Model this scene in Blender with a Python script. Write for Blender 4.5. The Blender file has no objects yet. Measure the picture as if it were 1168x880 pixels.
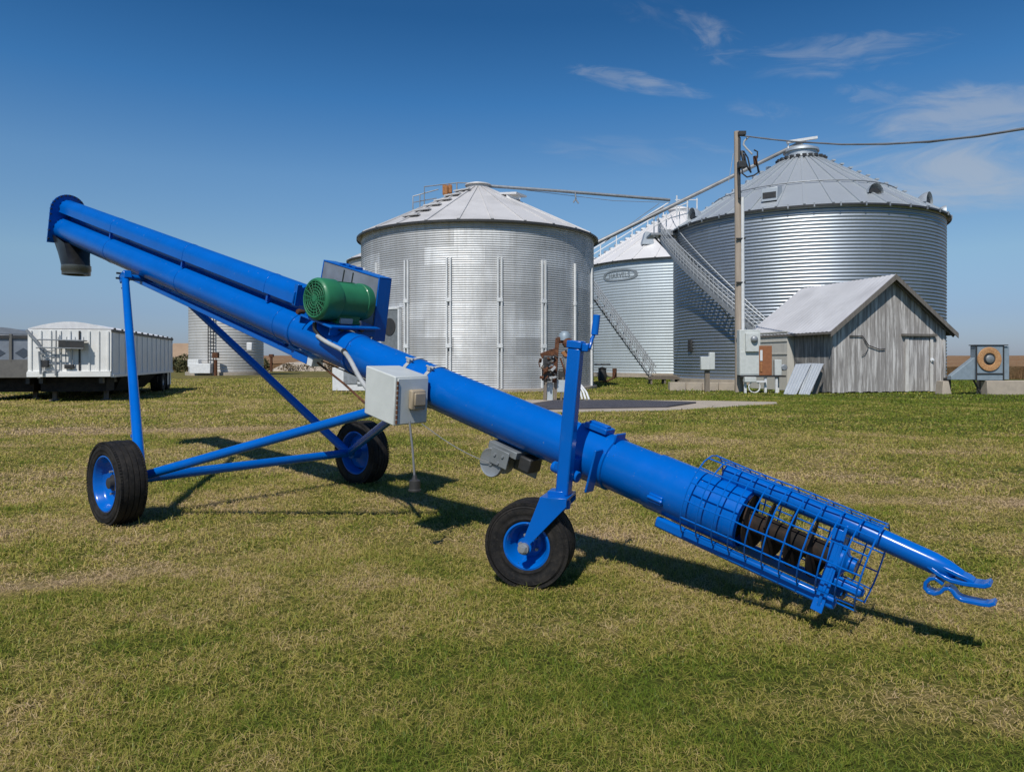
import bpy, bmesh, math, random
import numpy as np
from mathutils import Vector as V, Matrix
random.seed(7)
rng = np.random.default_rng(11)
R = math.radians
scene = bpy.context.scene
COL = scene.collection
F, HC, HY, CX = 820.0, 1.4, 411.0, 584.0      # lens (px), eye height, horizon row, centre column


def P(px, py, Y):
    """a point of the place at depth Y, read off the photograph"""
    return V(((px - CX) / F * Y, Y, HC - (py - HY) / F * Y))


# ------------------------------------------------------------------ node helpers
class NT:
    def __init__(s, name):
        s.m = bpy.data.materials.new(name)
        s.m.use_nodes = True
        s.t = s.m.node_tree
        s.t.nodes.clear()
        s.out = s.n('ShaderNodeOutputMaterial')

    def n(s, typ, **kw):
        nd = s.t.nodes.new(typ)
        for k, v in kw.items():
            setattr(nd, k, v)
        return nd

    def l(s, a, b):
        s.t.links.new(a, b)

    def val(s, sock, v):
        if isinstance(v, bpy.types.NodeSocket):
            s.l(v, sock)
        else:
            if isinstance(v, tuple) and len(v) == 3 and len(sock.default_value) == 4:
                v = (*v, 1)
            sock.default_value = v

    def coord(s, which='Object', scale=(1, 1, 1)):
        c = s.n('ShaderNodeTexCoord')
        mp = s.n('ShaderNodeMapping')
        s.l(c.outputs[which], mp.inputs[0])
        mp.inputs['Scale'].default_value = scale
        return mp.outputs[0]

    def noise(s, vec, scale=5, detail=4, rough=.55, dist=0, col=False):
        nd = s.n('ShaderNodeTexNoise')
        s.l(vec, nd.inputs['Vector'])
        nd.inputs['Scale'].default_value = scale
        nd.inputs['Detail'].default_value = detail
        nd.inputs['Roughness'].default_value = rough
        nd.inputs['Distortion'].default_value = dist
        return nd.outputs['Color' if col else 'Fac']

    def ramp(s, fac, stops, interp='LINEAR'):
        nd = s.n('ShaderNodeValToRGB')
        nd.color_ramp.interpolation = interp
        e = nd.color_ramp.elements
        while len(e) < len(stops):
            e.new(.5)
        for el, (p, c) in zip(e, stops):
            el.position = p
            el.color = (c, c, c, 1) if isinstance(c, (int, float)) else (*c, 1)
        s.l(fac, nd.inputs[0])
        return nd.outputs[0]

    def mix(s, fac, a, b, blend='MIX'):
        nd = s.n('ShaderNodeMix', data_type='RGBA', blend_type=blend)
        s.val(nd.inputs[0], fac)
        s.val(nd.inputs[6], a)
        s.val(nd.inputs[7], b)
        return nd.outputs[2]

    def math(s, op, a, b=0.0, clamp=False):
        nd = s.n('ShaderNodeMath', operation=op, use_clamp=clamp)
        s.val(nd.inputs[0], a)
        s.val(nd.inputs[1], b)
        return nd.outputs[0]

    def attr(s, name):
        return s.n('ShaderNodeAttribute', attribute_name=name).outputs['Fac']

    def bump(s, h, strength=.3, dist=.01):
        nd = s.n('ShaderNodeBump')
        nd.inputs['Strength'].default_value = strength
        nd.inputs['Distance'].default_value = dist
        s.l(h, nd.inputs['Height'])
        return nd.outputs[0]

    def pbr(s, color, rough=.5, metal=0.0, normal=None, coat=0.0, spec=.5):
        b = s.n('ShaderNodeBsdfPrincipled')
        s.val(b.inputs['Base Color'], color)
        s.val(b.inputs['Roughness'], rough)
        s.val(b.inputs['Metallic'], metal)
        s.val(b.inputs['Coat Weight'], coat)
        b.inputs['Coat Roughness'].default_value = .12
        b.inputs['Specular IOR Level'].default_value = spec
        if normal is not None:
            s.l(normal, b.inputs['Normal'])
        s.l(b.outputs[0], s.out.inputs[0])
        return s.m


def paint(name, c, c2=None, rough=.35, coat=.3, metal=0., scale=6, bump=.05, spec=.5):
    t = NT(name)
    v = t.coord('Object')
    n1 = t.noise(v, scale, 5, .6)
    c2 = c2 or tuple(x * .8 for x in c)
    col = t.mix(t.ramp(n1, [(.35, 0), (.7, 1)]), c, c2)
    rg = t.math('ADD', t.math('MULTIPLY', t.noise(v, scale * 4, 4), .25), rough - .12)
    return t.pbr(col, rg, metal, t.bump(t.noise(v, 60, 3), bump, .004), coat, spec)


def blue_paint(name, c):
    """enamel with a film of dust, chips of primer and dulled spots"""
    t = NT(name)
    v = t.coord('Object')
    big = t.ramp(t.noise(v, 3.0, 5, .6), [(.35, 0), (.75, 1)])
    col = t.mix(big, c, tuple(x * .86 for x in c))
    dust = t.ramp(t.noise(v, 9, 8, .72), [(.58, 0), (.80, .22)])
    col = t.mix(dust, col, (.06, .16, .38))
    chips = t.ramp(t.noise(v, 34, 3, .5), [(.735, 0), (.75, 1)])
    col = t.mix(t.math('MULTIPLY', chips, .55), col, (.22, .27, .34))
    rg = t.math('ADD', t.math('MULTIPLY', t.noise(v, 14, 6, .7), .26), .09)
    return t.pbr(col, rg, 0., t.bump(t.noise(v, 22, 4), .05, .006), .08, .26)


def galv(name, c=(.60, .62, .64), stain=.25, rough=.42, metal=.85, sheet=(2.8, .81), tint=.14):
    t = NT(name)
    uv = t.coord('UV')
    ob = t.coord('Object')
    br = t.n('ShaderNodeTexBrick')
    t.l(uv, br.inputs['Vector'])
    br.inputs['Scale'].default_value = 1
    br.inputs['Brick Width'].default_value = sheet[0]
    br.inputs['Row Height'].default_value = sheet[1]
    br.inputs['Mortar Size'].default_value = .012
    br.inputs['Color1'].default_value = (0, 0, 0, 1)
    br.inputs['Color2'].default_value = (1, 1, 1, 1)
    br.inputs['Mortar'].default_value = (.25, .25, .25, 1)
    sh = br.outputs['Color']
    big = t.noise(ob, .45, 6, .6, .4)
    streak = t.noise(t.coord('UV', (2.2, .12, 1)), 1.6, 6, .7)
    col = t.mix(sh, tuple(x * (1 - tint) for x in c), tuple(min(1, x * (1 + tint)) for x in c))
    col = t.mix(t.math('MULTIPLY', t.ramp(streak, [(.45, 0), (.75, 1)]), stain), col, (.30, .29, .27))
    col = t.mix(t.math('MULTIPLY', t.ramp(big, [(.42, 0), (.68, 1)]), stain * 1.1), col, tuple(x * .62 for x in c))
    spang = t.noise(ob, 9, 3, .6)
    rg = t.math('ADD', t.math('MULTIPLY', t.math('ADD', big, spang), .16), rough - .14)
    return t.pbr(col, rg, metal, t.bump(t.noise(ob, 1.3, 3), .12, .05))


def wood(name, c1, c2, paintc=None, grain=(9, 9, .7), pa=.5):
    t = NT(name)
    ob = t.coord('Object', grain)
    rnd = t.attr('rnd')
    g = t.noise(ob, 2.2, 8, .7)
    col = t.mix(t.ramp(g, [(.3, 0), (.72, 1)]), c1, c2)
    col = t.mix(t.math('MULTIPLY', rnd, .55), col, tuple(x * .55 for x in c1))
    if paintc:
        pn = t.noise(t.coord('Object', (6.5, 6.5, .5)), 1.3, 9, .70)
        thr = t.math('ADD', pn, t.math('MULTIPLY', rnd, .10))
        col = t.mix(t.math('MULTIPLY', t.ramp(thr, [(.51, 0), (.67, 1)]), pa), col, paintc)
    return t.pbr(col, .85, 0, t.bump(g, .35, .01), 0, .2)


def rust(name, c1=(.11, .045, .022), c2=(.035, .022, .018), c3=(.22, .10, .05), scale=9):
    t = NT(name)
    v = t.coord('Object')
    n = t.noise(v, scale, 8, .7, .3)
    col = t.ramp(n, [(.3, c2), (.52, c1), (.75, c3)])
    return t.pbr(col, .8, .1, t.bump(n, .3, .01), 0, .3)


M = {}
M['blue'] = blue_paint('blue_paint', (.0003, .110, .47))
M['blue_dark'] = blue_paint('blue_paint_lugs', (.0008, .085, .44))
M['green'] = paint('green_paint', (.026, .180, .082), rough=.46, coat=.04, scale=7, spec=.35)
M['black'] = paint('black_rubber', (.014, .014, .015), (.022, .021, .020), .55, 0)
M['boot'] = paint('black_boot_rubber', (.010, .010, .011), (.020, .020, .021), .34, 0)
M['ring'] = paint('grey_band', (.12, .13, .13), rough=.35, metal=.5)
M['grille'] = paint('grille_dark', (.012, .02, .014), rough=.6, coat=0)
M['cream_box'] = paint('pale_grey_enamel', (.56, .58, .56), (.48, .50, .48), .42, .1)
M['tan'] = paint('tan_plastic', (.36, .29, .20), rough=.5, coat=0)
M['conduit'] = paint('grey_conduit', (.42, .43, .43), (.30, .31, .31), .5, 0)
M['steel'] = paint('zinc_steel', (.34, .36, .38), (.24, .25, .26), .5, 0, .5)
M['pale_steel'] = paint('pale_zinc', (.42, .44, .46), (.33, .35, .37), .5, 0, .3)
M['dark_steel'] = paint('dark_steel', (.035, .037, .04), (.06, .055, .05), .5, 0, .3)
M['grey_paint'] = paint('grey_machine_paint', (.22, .24, .25), (.16, .17, .175), .45, 0, .2)
M['rust'] = rust('rusty_steel')
M['screw'] = rust('worn_dark_screw', (.016, .012, .010), (.008, .007, .007), (.055, .028, .017))
M['rust_pale'] = rust('rusty_orange', (.34, .15, .06), (.16, .07, .03), (.50, .27, .13), 14)
M['rust_box'] = paint('brown_rusted_paint', (.30, .115, .045), (.22, .085, .035), .7, 0)
M['rust_ring'] = rust('orange_flaking_ring', (.46, .25, .11), (.24, .10, .05), (.64, .46, .28), 22)
M['old_wood'] = wood('old_bleached_wood', (.26, .22, .18), (.14, .115, .09))
M['pole_wood'] = wood('pole_wood', (.46, .39, .32), (.27, .22, .18), grain=(6, 6, .35))
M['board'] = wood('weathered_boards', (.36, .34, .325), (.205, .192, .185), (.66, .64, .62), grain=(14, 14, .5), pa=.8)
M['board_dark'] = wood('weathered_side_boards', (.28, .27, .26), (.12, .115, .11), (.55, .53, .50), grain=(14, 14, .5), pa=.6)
M['trim'] = wood('weathered_trim', (.22, .20, .18), (.10, .09, .08))
M['peeled'] = wood('peeling_white_paint', (.66, .64, .61), (.50, .48, .45), (.26, .23, .21), grain=(10, 10, 2), pa=.85)
M['siding'] = wood('pale_siding', (.60, .58, .52), (.48, .465, .42), (.36, .34, .30), pa=.3)
M['bin_a'] = galv('galvanised_old', (.55, .56, .57), .60, .60, .50, tint=.22)
M['bin_b'] = galv('galvanised_blue_grey', (.38, .42, .46), .16, .43, .82, (2.8, 1.2), .05)
M['bin_c'] = galv('galvanised_pale', (.52, .58, .61), .16, .58, .5, (2.8, 1.2), .06)
M['bin_far'] = galv('galvanised_far', (.56, .55, .53), .3, .6, .4, tint=.08)
M['roof_a'] = galv('roof_sheet_old', (.62, .605, .60), .6, .6, .22, (99, 99), .02)
M['roof_b'] = galv('roof_sheet_grey', (.50, .535, .56), .25, .5, .6, (99, 99), .02)
M['roof_c'] = galv('roof_sheet_white', (.74, .72, .71), .25, .6, .25, (99, 99), .02)
M['tin'] = galv('tin_roof', (.62, .615, .63), .6, .6, .15, (99, 99), .02)
M['sheet'] = galv('leaning_tin', (.55, .58, .61), .55, .5, .5, (99, 99), .02)
M['concrete'] = paint('concrete', (.42, .36, .29), (.33, .285, .235), .9, 0, scale=3, bump=.3, spec=.2)
M['mat_black'] = paint('dark_mat', (.045, .043, .052), (.07, .065, .075), .7, 0, scale=2)
M['white_paint'] = paint('white_trailer_paint', (.78, .78, .76), (.66, .65, .62), .4, .1, scale=1.5)
M['trailer_grey'] = paint('grey_trailer_panel', (.19, .215, .255), (.15, .17, .205), .4, .1)
M['trailer_side'] = paint('trailer_side_sheet', (.74, .75, .78), (.66, .67, .70), .4, .1, scale=1.5)
M['trailer_low'] = paint('grey_trailer_lower', (.13, .125, .115), (.10, .095, .09), .6, 0)
M['tarp'] = paint('white_tarp', (.74, .74, .75), (.62, .62, .64), .6, 0)
M['fan_blue'] = paint('blue_grey_sheet', (.26, .32, .37), (.21, .26, .30), .5, 0, .15)
M['diamond'] = paint('dark_blue_mark', (.045, .060, .085), rough=.5)
M['white_metal'] = paint('white_metal', (.70, .71, .71), (.58, .59, .60), .45, 0)
M['barn'] = paint('tan_barn_roof', (.32, .22, .14), (.25, .17, .11), .8, 0, scale=.5)
M['wire'] = paint('black_wire', (.03, .03, .035), rough=.6, coat=0)
M['cable'] = paint('grey_cable', (.30, .30, .30), (.16, .16, .16), .5, 0, .3, scale=.8)
M['logo'] = paint('logo_grey', (.20, .23, .25), rough=.6, coat=0)


def dry_nodes(t):
    """shared patchiness of the lawn, by place on the ground"""
    g = t.n('ShaderNodeNewGeometry').outputs['Position']
    mp = t.n('ShaderNodeMapping')
    t.l(g, mp.inputs[0])
    mp.inputs['Rotation'].default_value = (0, 0, R(-18))
    mp.inputs['Scale'].default_value = (.75, 1.0, 0)
    a = t.ramp(t.noise(mp.outputs[0], .62, 4, .6, .6), [(.22, .0), (.78, 1.0)])
    b = t.noise(mp.outputs[0], 3.1, 6, .7, .4)
    c = t.noise(g, 13., 4, .65)
    s = t.math('ADD', t.math('MULTIPLY', a, .33), t.math('MULTIPLY', b, .43))
    s = t.math('ADD', s, t.math('MULTIPLY', c, .25))
    sx = t.n('ShaderNodeSeparateXYZ')
    t.l(g, sx.inputs[0])
    # greener strip far behind on the right, drier in the middle distance
    gx = t.math('MULTIPLY', t.math('SUBTRACT', sx.outputs[0], 1.0), .10, True)
    gy = t.math('MULTIPLY', t.math('SUBTRACT', sx.outputs[1], 8.0), .12, True)
    s = t.math('SUBTRACT', s, t.math('MULTIPLY', t.math('MULTIPLY', gx, gy), .135))
    # greener close up, with a lens-vignette darkening of the foreground put into the colour
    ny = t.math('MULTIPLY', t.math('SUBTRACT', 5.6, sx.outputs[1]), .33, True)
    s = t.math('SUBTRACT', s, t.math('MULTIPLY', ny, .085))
    for (px, py, ax, ay, rot, amp) in [(-2.85, 4.55, .75, .30, 22, .15), (1.7, 2.85, 1.0, .32, -8, .12), (4.4, 7.1, 2.2, .42, -6, .10), (-.5, 3.75, 1.1, .5, 5, .05),
                                       (3.6, 12.6, 4.0, 1.0, -5, .07), (-6.6, 14.6, 5.5, 1.1, 3, .10), (2.4, 4.1, 1.0, .5, -4, .07), (-1.8, 2.5, .7, .25, 0, .08),
                                       (-4.6, 8.9, 2.4, .6, 8, .05), (-1.3, 5.3, .8, .35, 12, .05), (12, 20.5, 6, 1.6, 0, .05)]:
        mq = t.n('ShaderNodeMapping', vector_type='TEXTURE')
        t.l(g, mq.inputs[0])
        mq.inputs['Location'].default_value = (px, py, 0)
        mq.inputs['Rotation'].default_value = (0, 0, R(rot))
        mq.inputs['Scale'].default_value = (ax, ay, 9)
        ln = t.n('ShaderNodeVectorMath', operation='LENGTH')
        t.l(mq.outputs[0], ln.inputs[0])
        wob = t.math('ADD', ln.outputs['Value'], t.math('MULTIPLY', t.math('SUBTRACT', b, .5), 1.1))
        s = t.math('ADD', s, t.math('MULTIPLY', t.ramp(wob, [(.25, 1), (1.15, 0)]), amp))
    return s


def ground_mat():
    t = NT('lawn_ground')
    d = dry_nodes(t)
    g = t.n('ShaderNodeNewGeometry').outputs['Position']
    col = t.ramp(d, [(.40, (.085, .105, .016)), (.47, (.165, .160, .034)), (.54, (.27, .215, .075)), (.64, (.36, .255, .145))])
    f1 = t.noise(g, 26, 6, .75)
    col = t.mix(t.ramp(f1, [(.3, .85), (.72, 0)]), col, (.030, .028, .010))
    return t.pbr(col, .95, 0, t.bump(f1, .6, .04), 0, .1)


def blade_mat():
    t = NT('lawn_blades')
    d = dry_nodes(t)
    r = t.attr('rnd')
    dd = t.math('ADD', d, t.math('MULTIPLY', t.math('SUBTRACT', r, .5), .19))
    col = t.ramp(dd, [(.36, (.125, .185, .020)), (.45, (.245, .265, .040)), (.52, (.40, .345, .080)),
                      (.60, (.53, .40, .155)), (.72, (.62, .455, .29))])
    a = t.n('ShaderNodeBsdfDiffuse')
    ge = t.n('ShaderNodeNewGeometry')
    nm = t.n('ShaderNodeMix', data_type='VECTOR')
    nm.inputs[0].default_value = .72
    t.l(ge.outputs['Normal'], nm.inputs[4])
    nm.inputs[5].default_value = (0, 0, 1)
    t.l(nm.outputs[1], a.inputs['Normal'])
    b = t.n('ShaderNodeBsdfTranslucent')
    gl = t.n('ShaderNodeBsdfGlossy')
    gl.inputs['Roughness'].default_value = .45
    t.l(col, a.inputs[0])
    t.l(t.mix(.5, col, (.20, .23, .03)), b.inputs[0])
    m1 = t.n('ShaderNodeMixShader')
    m1.inputs[0].default_value = .25
    t.l(a.outputs[0], m1.inputs[1])
    t.l(b.outputs[0], m1.inputs[2])
    m2 = t.n('ShaderNodeMixShader')
    m2.inputs[0].default_value = .02
    t.l(m1.outputs[0], m2.inputs[1])
    t.l(gl.outputs[0], m2.inputs[2])
    t.l(m2.outputs[0], t.out.inputs[0])
    return t.m


def crop_mat():
    t = NT('ripe_crop')
    g = t.n('ShaderNodeNewGeometry').outputs['Position']
    mp = t.n('ShaderNodeMapping')
    t.l(g, mp.inputs[0])
    mp.inputs['Scale'].default_value = (.5, .5, .15)
    n = t.noise(mp.outputs[0], 1.2, 8, .75)
    big = t.noise(mp.outputs[0], .05, 3)
    col = t.ramp(n, [(.3, (.13, .07, .035)), (.5, (.24, .145, .075)), (.72, (.34, .235, .135))])
    col = t.mix(t.ramp(big, [(.4, 0), (.7, .6)]), col, (.20, .10, .05))
    return t.pbr(col, .9, 0, t.bump(n, .8, .3), 0, .1)


def leaf_mat(name, c1, c2):
    t = NT(name)
    col = t.mix(t.attr('rnd'), c1, c2)
    return t.pbr(col, .7, 0, None, 0, .25)


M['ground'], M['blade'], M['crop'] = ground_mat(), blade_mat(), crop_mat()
M['leaf'] = leaf_mat('shrub_leaves', (.040, .052, .018), (.13, .115, .05))
M['leaf_dry'] = leaf_mat('dry_shrub_leaves', (.10, .075, .04), (.24, .17, .10))


def tyre_mat():
    t = NT('tyre_rubber')
    v = t.coord('Object')
    n = t.noise(v, 8, 6, .7)
    n2 = t.noise(v, 46, 4, .7)
    col = t.mix(t.ramp(n, [(.40, 0), (.72, 1)]), (.010, .010, .011), (.034, .030, .026))
    col = t.mix(t.ramp(n2, [(.54, 0), (.72, .45)]), col, (.060, .050, .042))
    return t.pbr(col, .78, 0, t.bump(n2, .5, .008), 0, .2)


M['tyre'] = tyre_mat()


# ------------------------------------------------------------------ mesh builder
def basis(axis, ref=None):
    a = V(axis).normalized()
    r = V(ref) if ref is not None else (V((0, 0, 1)) if abs(a.z) < .9 else V((1, 0, 0)))
    x = (r - a * r.dot(a)).normalized()
    return a, x, a.cross(x).normalized()


class MB:
    def __init__(s):
        s.v, s.f, s.r, s.uv = [], [], [], None

    def add(s, vs, fs, rnd=None):
        o = len(s.v)
        s.v += [tuple(p) for p in vs]
        rr = random.random() if rnd is None else rnd
        for f in fs:
            s.f.append([i + o for i in f])
            s.r.append(rr)
        return s

    def box(s, c, d, ax=None, rnd=None):
        c = V(c)
        X, Y, Z = ax or (V((1, 0, 0)), V((0, 1, 0)), V((0, 0, 1)))
        vs = [c + X * (d[0] / 2 * i) + Y * (d[1] / 2 * j) + Z * (d[2] / 2 * k) for k in (-1, 1) for j in (-1, 1) for i in (-1, 1)]
        return s.add(vs, [(0, 2, 3, 1), (4, 5, 7, 6), (0, 1, 5, 4), (2, 6, 7, 3), (0, 4, 6, 2), (1, 3, 7, 5)], rnd)

    def beam(s, p, q, w, h, up=(0, 0, 1), rnd=None):
        p, q = V(p), V(q)
        a, x, y = basis(q - p, up)
        return s.box((p + q) / 2, ((q - p).length, h, w), (a, x, y), rnd)

    def tube(s, pts, r, seg=12, cap=True, rnd=None):
        pts = [V(p) for p in pts]
        n = len(pts)
        rs = r if isinstance(r, (list, tuple)) else [r] * n
        vs, fs = [], []
        x = None
        for i, p in enumerate(pts):
            d = (pts[min(i + 1, n - 1)] - pts[max(i - 1, 0)])
            if d.length < 1e-9:
                d = V((0, 0, 1))
            d.normalize()
            if x is None:
                _, x, y = basis(d)
            else:
                x = (x - d * x.dot(d)).normalized()
                y = d.cross(x)
            for k in range(seg):
                t = 2 * math.pi * k / seg
                vs.append(p + (x * math.cos(t) + y * math.sin(t)) * rs[i])
        for i in range(n - 1):
            for k in range(seg):
                k2 = (k + 1) % seg
                fs.append((i * seg + k, i * seg + k2, (i + 1) * seg + k2, (i + 1) * seg + k))
        if cap:
            fs.append(tuple(range(seg))[::-1])
            fs.append(tuple((n - 1) * seg + k for k in range(seg)))
        return s.add(vs, fs, rnd)

    def lathe(s, c, axis, prof, seg=32, cap0=False, cap1=False, ref=None, rnd=None, arc=None):
        """prof: (radius, distance along the axis)"""
        c = V(c)
        a, x, y = basis(axis, ref)
        vs, fs = [], []
        for (r, z) in prof:
            for k in range(seg):
                t = 2 * math.pi * k / seg
                vs.append(c + a * z + (x * math.cos(t) + y * math.sin(t)) * r)
        for i in range(len(prof) - 1):
            for k in range(seg):
                k2 = (k + 1) % seg
                fs.append((i * seg + k, i * seg + k2, (i + 1) * seg + k2, (i + 1) * seg + k))
        if cap0:
            fs.append(tuple(range(seg))[::-1])
        if cap1:
            o = (len(prof) - 1) * seg
            fs.append(tuple(o + k for k in range(seg)))
        return s.add(vs, fs, rnd)

    def torus(s, c, axis, Rr, r, seg=40, ts=8, rnd=None):
        c = V(c)
        a, x, y = basis(axis)
        vs, fs = [], []
        for i in range(seg):
            t = 2 * math.pi * i / seg
            d = x * math.cos(t) + y * math.sin(t)
            for k in range(ts):
                q = 2 * math.pi * k / ts
                vs.append(c + d * (Rr + r * math.cos(q)) + a * (r * math.sin(q)))
        for i in range(seg):
            for k in range(ts):
                i2, k2 = (i + 1) % seg, (k + 1) % ts
                fs.append((i * ts + k, i2 * ts + k, i2 * ts + k2, i * ts + k2))
        return s.add(vs, fs, rnd)

    def prism(s, poly, ext, rnd=None):
        poly = [V(p) for p in poly]
        e = V(ext)
        n = len(poly)
        vs = poly + [p + e for p in poly]
        fs = [tuple(range(n))[::-1], tuple(range(n, 2 * n))] + [(i, (i + 1) % n, (i + 1) % n + n, i + n) for i in range(n)]
        return s.add(vs, fs, rnd)

    def strip(s, pts, wdir, w, th, rnd=None):
        """a flat bar following pts; w across (wdir), th thick"""
        pts = [V(p) for p in pts]
        wd = V(wdir).normalized()
        vs, fs = [], []
        n = len(pts)
        for i, p in enumerate(pts):
            d = (pts[min(i + 1, n - 1)] - pts[max(i - 1, 0)]).normalized()
            nn = d.cross(wd).normalized()
            for (a, b) in ((-1, -1), (1, -1), (1, 1), (-1, 1)):
                vs.append(p + wd * (w / 2 * a) + nn * (th / 2 * b))
        for i in range(n - 1):
            for k in range(4):
                k2 = (k + 1) % 4
                fs.append((i * 4 + k, i * 4 + k2, i * 4 + 4 + k2, i * 4 + 4 + k))
        fs += [(3, 2, 1, 0), tuple((n - 1) * 4 + k for k in range(4))]
        return s.add(vs, fs, rnd)

    def build(s, name, mat, parent=None, bevel=0., ang=38, label=None, origin=None):
        if parent is not None:
            r = parent
            while r.parent:
                r = r.parent
            off = V(r.location)
        elif origin is not None:
            off = V(origin)
        else:
            xs = np.array(s.v)
            lo, hi = xs.min(0), xs.max(0)
            off = V(((lo[0] + hi[0]) / 2, (lo[1] + hi[1]) / 2, lo[2]))
        me = bpy.data.meshes.new(name)
        vv = np.array(s.v, dtype=np.float64) - np.array(off)
        me.from_pydata(vv.tolist(), [], s.f)
        at = me.attributes.new('rnd', 'FLOAT', 'FACE')
        at.data.foreach_set('value', np.array(s.r, dtype=np.float32))
        if s.uv is not None:
            ul = me.uv_layers.new(name='UVMap')
            ul.data.foreach_set('uv', np.array([c for f in s.f for i in f for c in s.uv[i]], dtype=np.float32))
        me.polygons.foreach_set('use_smooth', [True] * len(me.polygons))
        bm = bmesh.new()
        bm.from_mesh(me)
        bmesh.ops.recalc_face_normals(bm, faces=bm.faces)
        bm.to_mesh(me)
        bm.free()
        me.set_sharp_from_angle(angle=R(ang))
        me.materials.append(M[mat] if isinstance(mat, str) else mat)
        o = bpy.data.objects.new(name, me)
        COL.objects.link(o)
        if parent is not None:
            o.parent = parent
        else:
            o.location = off
        if bevel:
            b = o.modifiers.new('bevel', 'BEVEL')
            b.width = bevel
            b.segments = 2
            b.limit_method = 'ANGLE'
            b.angle_limit = R(40)
        if label:
            o['label'] = label
        return o


def tag(o, label, cat, group=None):
    o['label'] = label
    o['category'] = cat
    if group:
        o['group'] = group
    return o


def thing(name, loc, label, cat, group=None):
    o = bpy.data.objects.new(name, None)
    COL.objects.link(o)
    o.location = V(loc)
    return tag(o, label, cat, group)


def kind(o, k):
    o['kind'] = k
    return o


# ------------------------------------------------------------------ camera, sun, sky
cam = bpy.data.cameras.new('camera')
co = bpy.data.objects.new('camera', cam)
COL.objects.link(co)
co.location = (0, 0, HC)
co.rotation_euler = (R(90), 0, 0)
cam.sensor_width = 36
cam.lens = F / 1168 * 36
cam.shift_y = -(440 - HY) / 1168
cam.clip_start = .05
cam.clip_end = 6000
scene.camera = co

SUN = V((-.25, -.76, 1)).normalized()
sl = bpy.data.lights.new('sun', 'SUN')
sl.energy = 4.0
sl.angle = R(.5)
sl.color = (1, .955, .88)
so = bpy.data.objects.new('sun', sl)
COL.objects.link(so)
so.rotation_euler = (-SUN).to_track_quat('-Z', 'Y').to_euler()

w = bpy.data.worlds.new('World')
scene.world = w
w.use_nodes = True
wt = w.node_tree
wt.nodes.clear()


class WT(NT):
    def __init__(s):
        s.t = wt


W = WT()
sky = W.n('ShaderNodeTexSky', sky_type='NISHITA')
sky.sun_disc = False
sky.sun_elevation = math.asin(SUN.z)
sky.sun_rotation = math.atan2(SUN.x, SUN.y) % (2 * math.pi)
sky.altitude = 300
sky.air_density = 1.0
sky.dust_density = .5
sky.ozone_density = 3.2
tc = W.n('ShaderNodeTexCoord')
sp = W.n('ShaderNodeSeparateXYZ')
W.l(tc.outputs['Generated'], sp.inputs[0])
az = W.math('DIVIDE', sp.outputs[0], W.math('MAXIMUM', sp.outputs[1], .05))
el = W.math('DIVIDE', sp.outputs[2], W.math('MAXIMUM', sp.outputs[1], .05))
cb = W.n('ShaderNodeCombineXYZ')
W.l(az, cb.inputs[0])
W.l(el, cb.inputs[1])


def cloud(px, py, sx, sy, rot, scale, stretch, amp, lo, hi):
    """a wisp of cirrus round one bearing of the sky"""
    mp = W.n('ShaderNodeMapping', vector_type='TEXTURE')
    W.l(cb.outputs[0], mp.inputs[0])
    mp.inputs['Location'].default_value = ((px - CX) / F, (HY - py) / F, 0)
    mp.inputs['Rotation'].default_value = (0, 0, R(rot))
    mp.inputs['Scale'].default_value = (sx / F, sy / F, 1)
    ln = W.n('ShaderNodeVectorMath', operation='LENGTH')
    W.l(mp.outputs[0], ln.inputs[0])
    fall = W.ramp(ln.outputs['Value'], [(0, 1), (.45, .62), (1, 0)], 'EASE')
    m2 = W.n('ShaderNodeMapping')
    W.l(mp.outputs[0], m2.inputs[0])
    m2.inputs['Location'].default_value = (px * .013, py * .017, 0)
    m2.inputs['Scale'].default_value = (scale, scale * stretch, 1)
    n = W.noise(m2.outputs[0], 1, 8, .62, .9)
    d = W.math('ADD', n, W.math('MULTIPLY', W.math('SUBTRACT', fall, 1.0), .34))
    body = W.math('MULTIPLY', W.ramp(d, [(lo, 0), (hi, 1)], 'EASE'), W.ramp(fall, [(.0, 0), (.22, 1)], 'EASE'))
    return W.math('MULTIPLY', body, amp)


cl = None
for args in [(735, 95, 100, 17, -9, 1.2, .7, .72, .26, .64), (700, 86, 70, 16, -6, 1.3, .8, .55, .26, .6),
             (930, 64, 190, 34, 5, 1.7, .8, .55, .28, .66), (1000, 56, 150, 22, 9, 1.5, .8, .45, .26, .62), (808, 44, 70, 34, -30, 1.4, .8, .55, .26, .62),
             (1110, 188, 320, 66, 4, 1.3, .9, 1.0, .20, .56), (1120, 126, 210, 46, 6, 1.5, .8, .85, .22, .58),
             (1010, 108, 80, 20, -6, 1.4, .8, .35, .26, .6), (868, 120, 60, 24, -8, 1.2, .8, .35, .26, .6), (740, 12, 90, 30, -15, 1.5, .8, .22, .26, .64),
             (750, 176, 180, 34, -3, 1.8, .8, .30, .26, .66), (1000, 210, 260, 50, 2, 1.6, .8, .35, .24, .62)]:
    c = cloud(*args)
    cl = c if cl is None else W.math('MAXIMUM', cl, c)
lng = W.n('ShaderNodeVectorMath', operation='NORMALIZE')
W.l(tc.outputs['Generated'], lng.inputs[0])
sz = W.n('ShaderNodeSeparateXYZ')
W.l(lng.outputs[0], sz.inputs[0])
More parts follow.
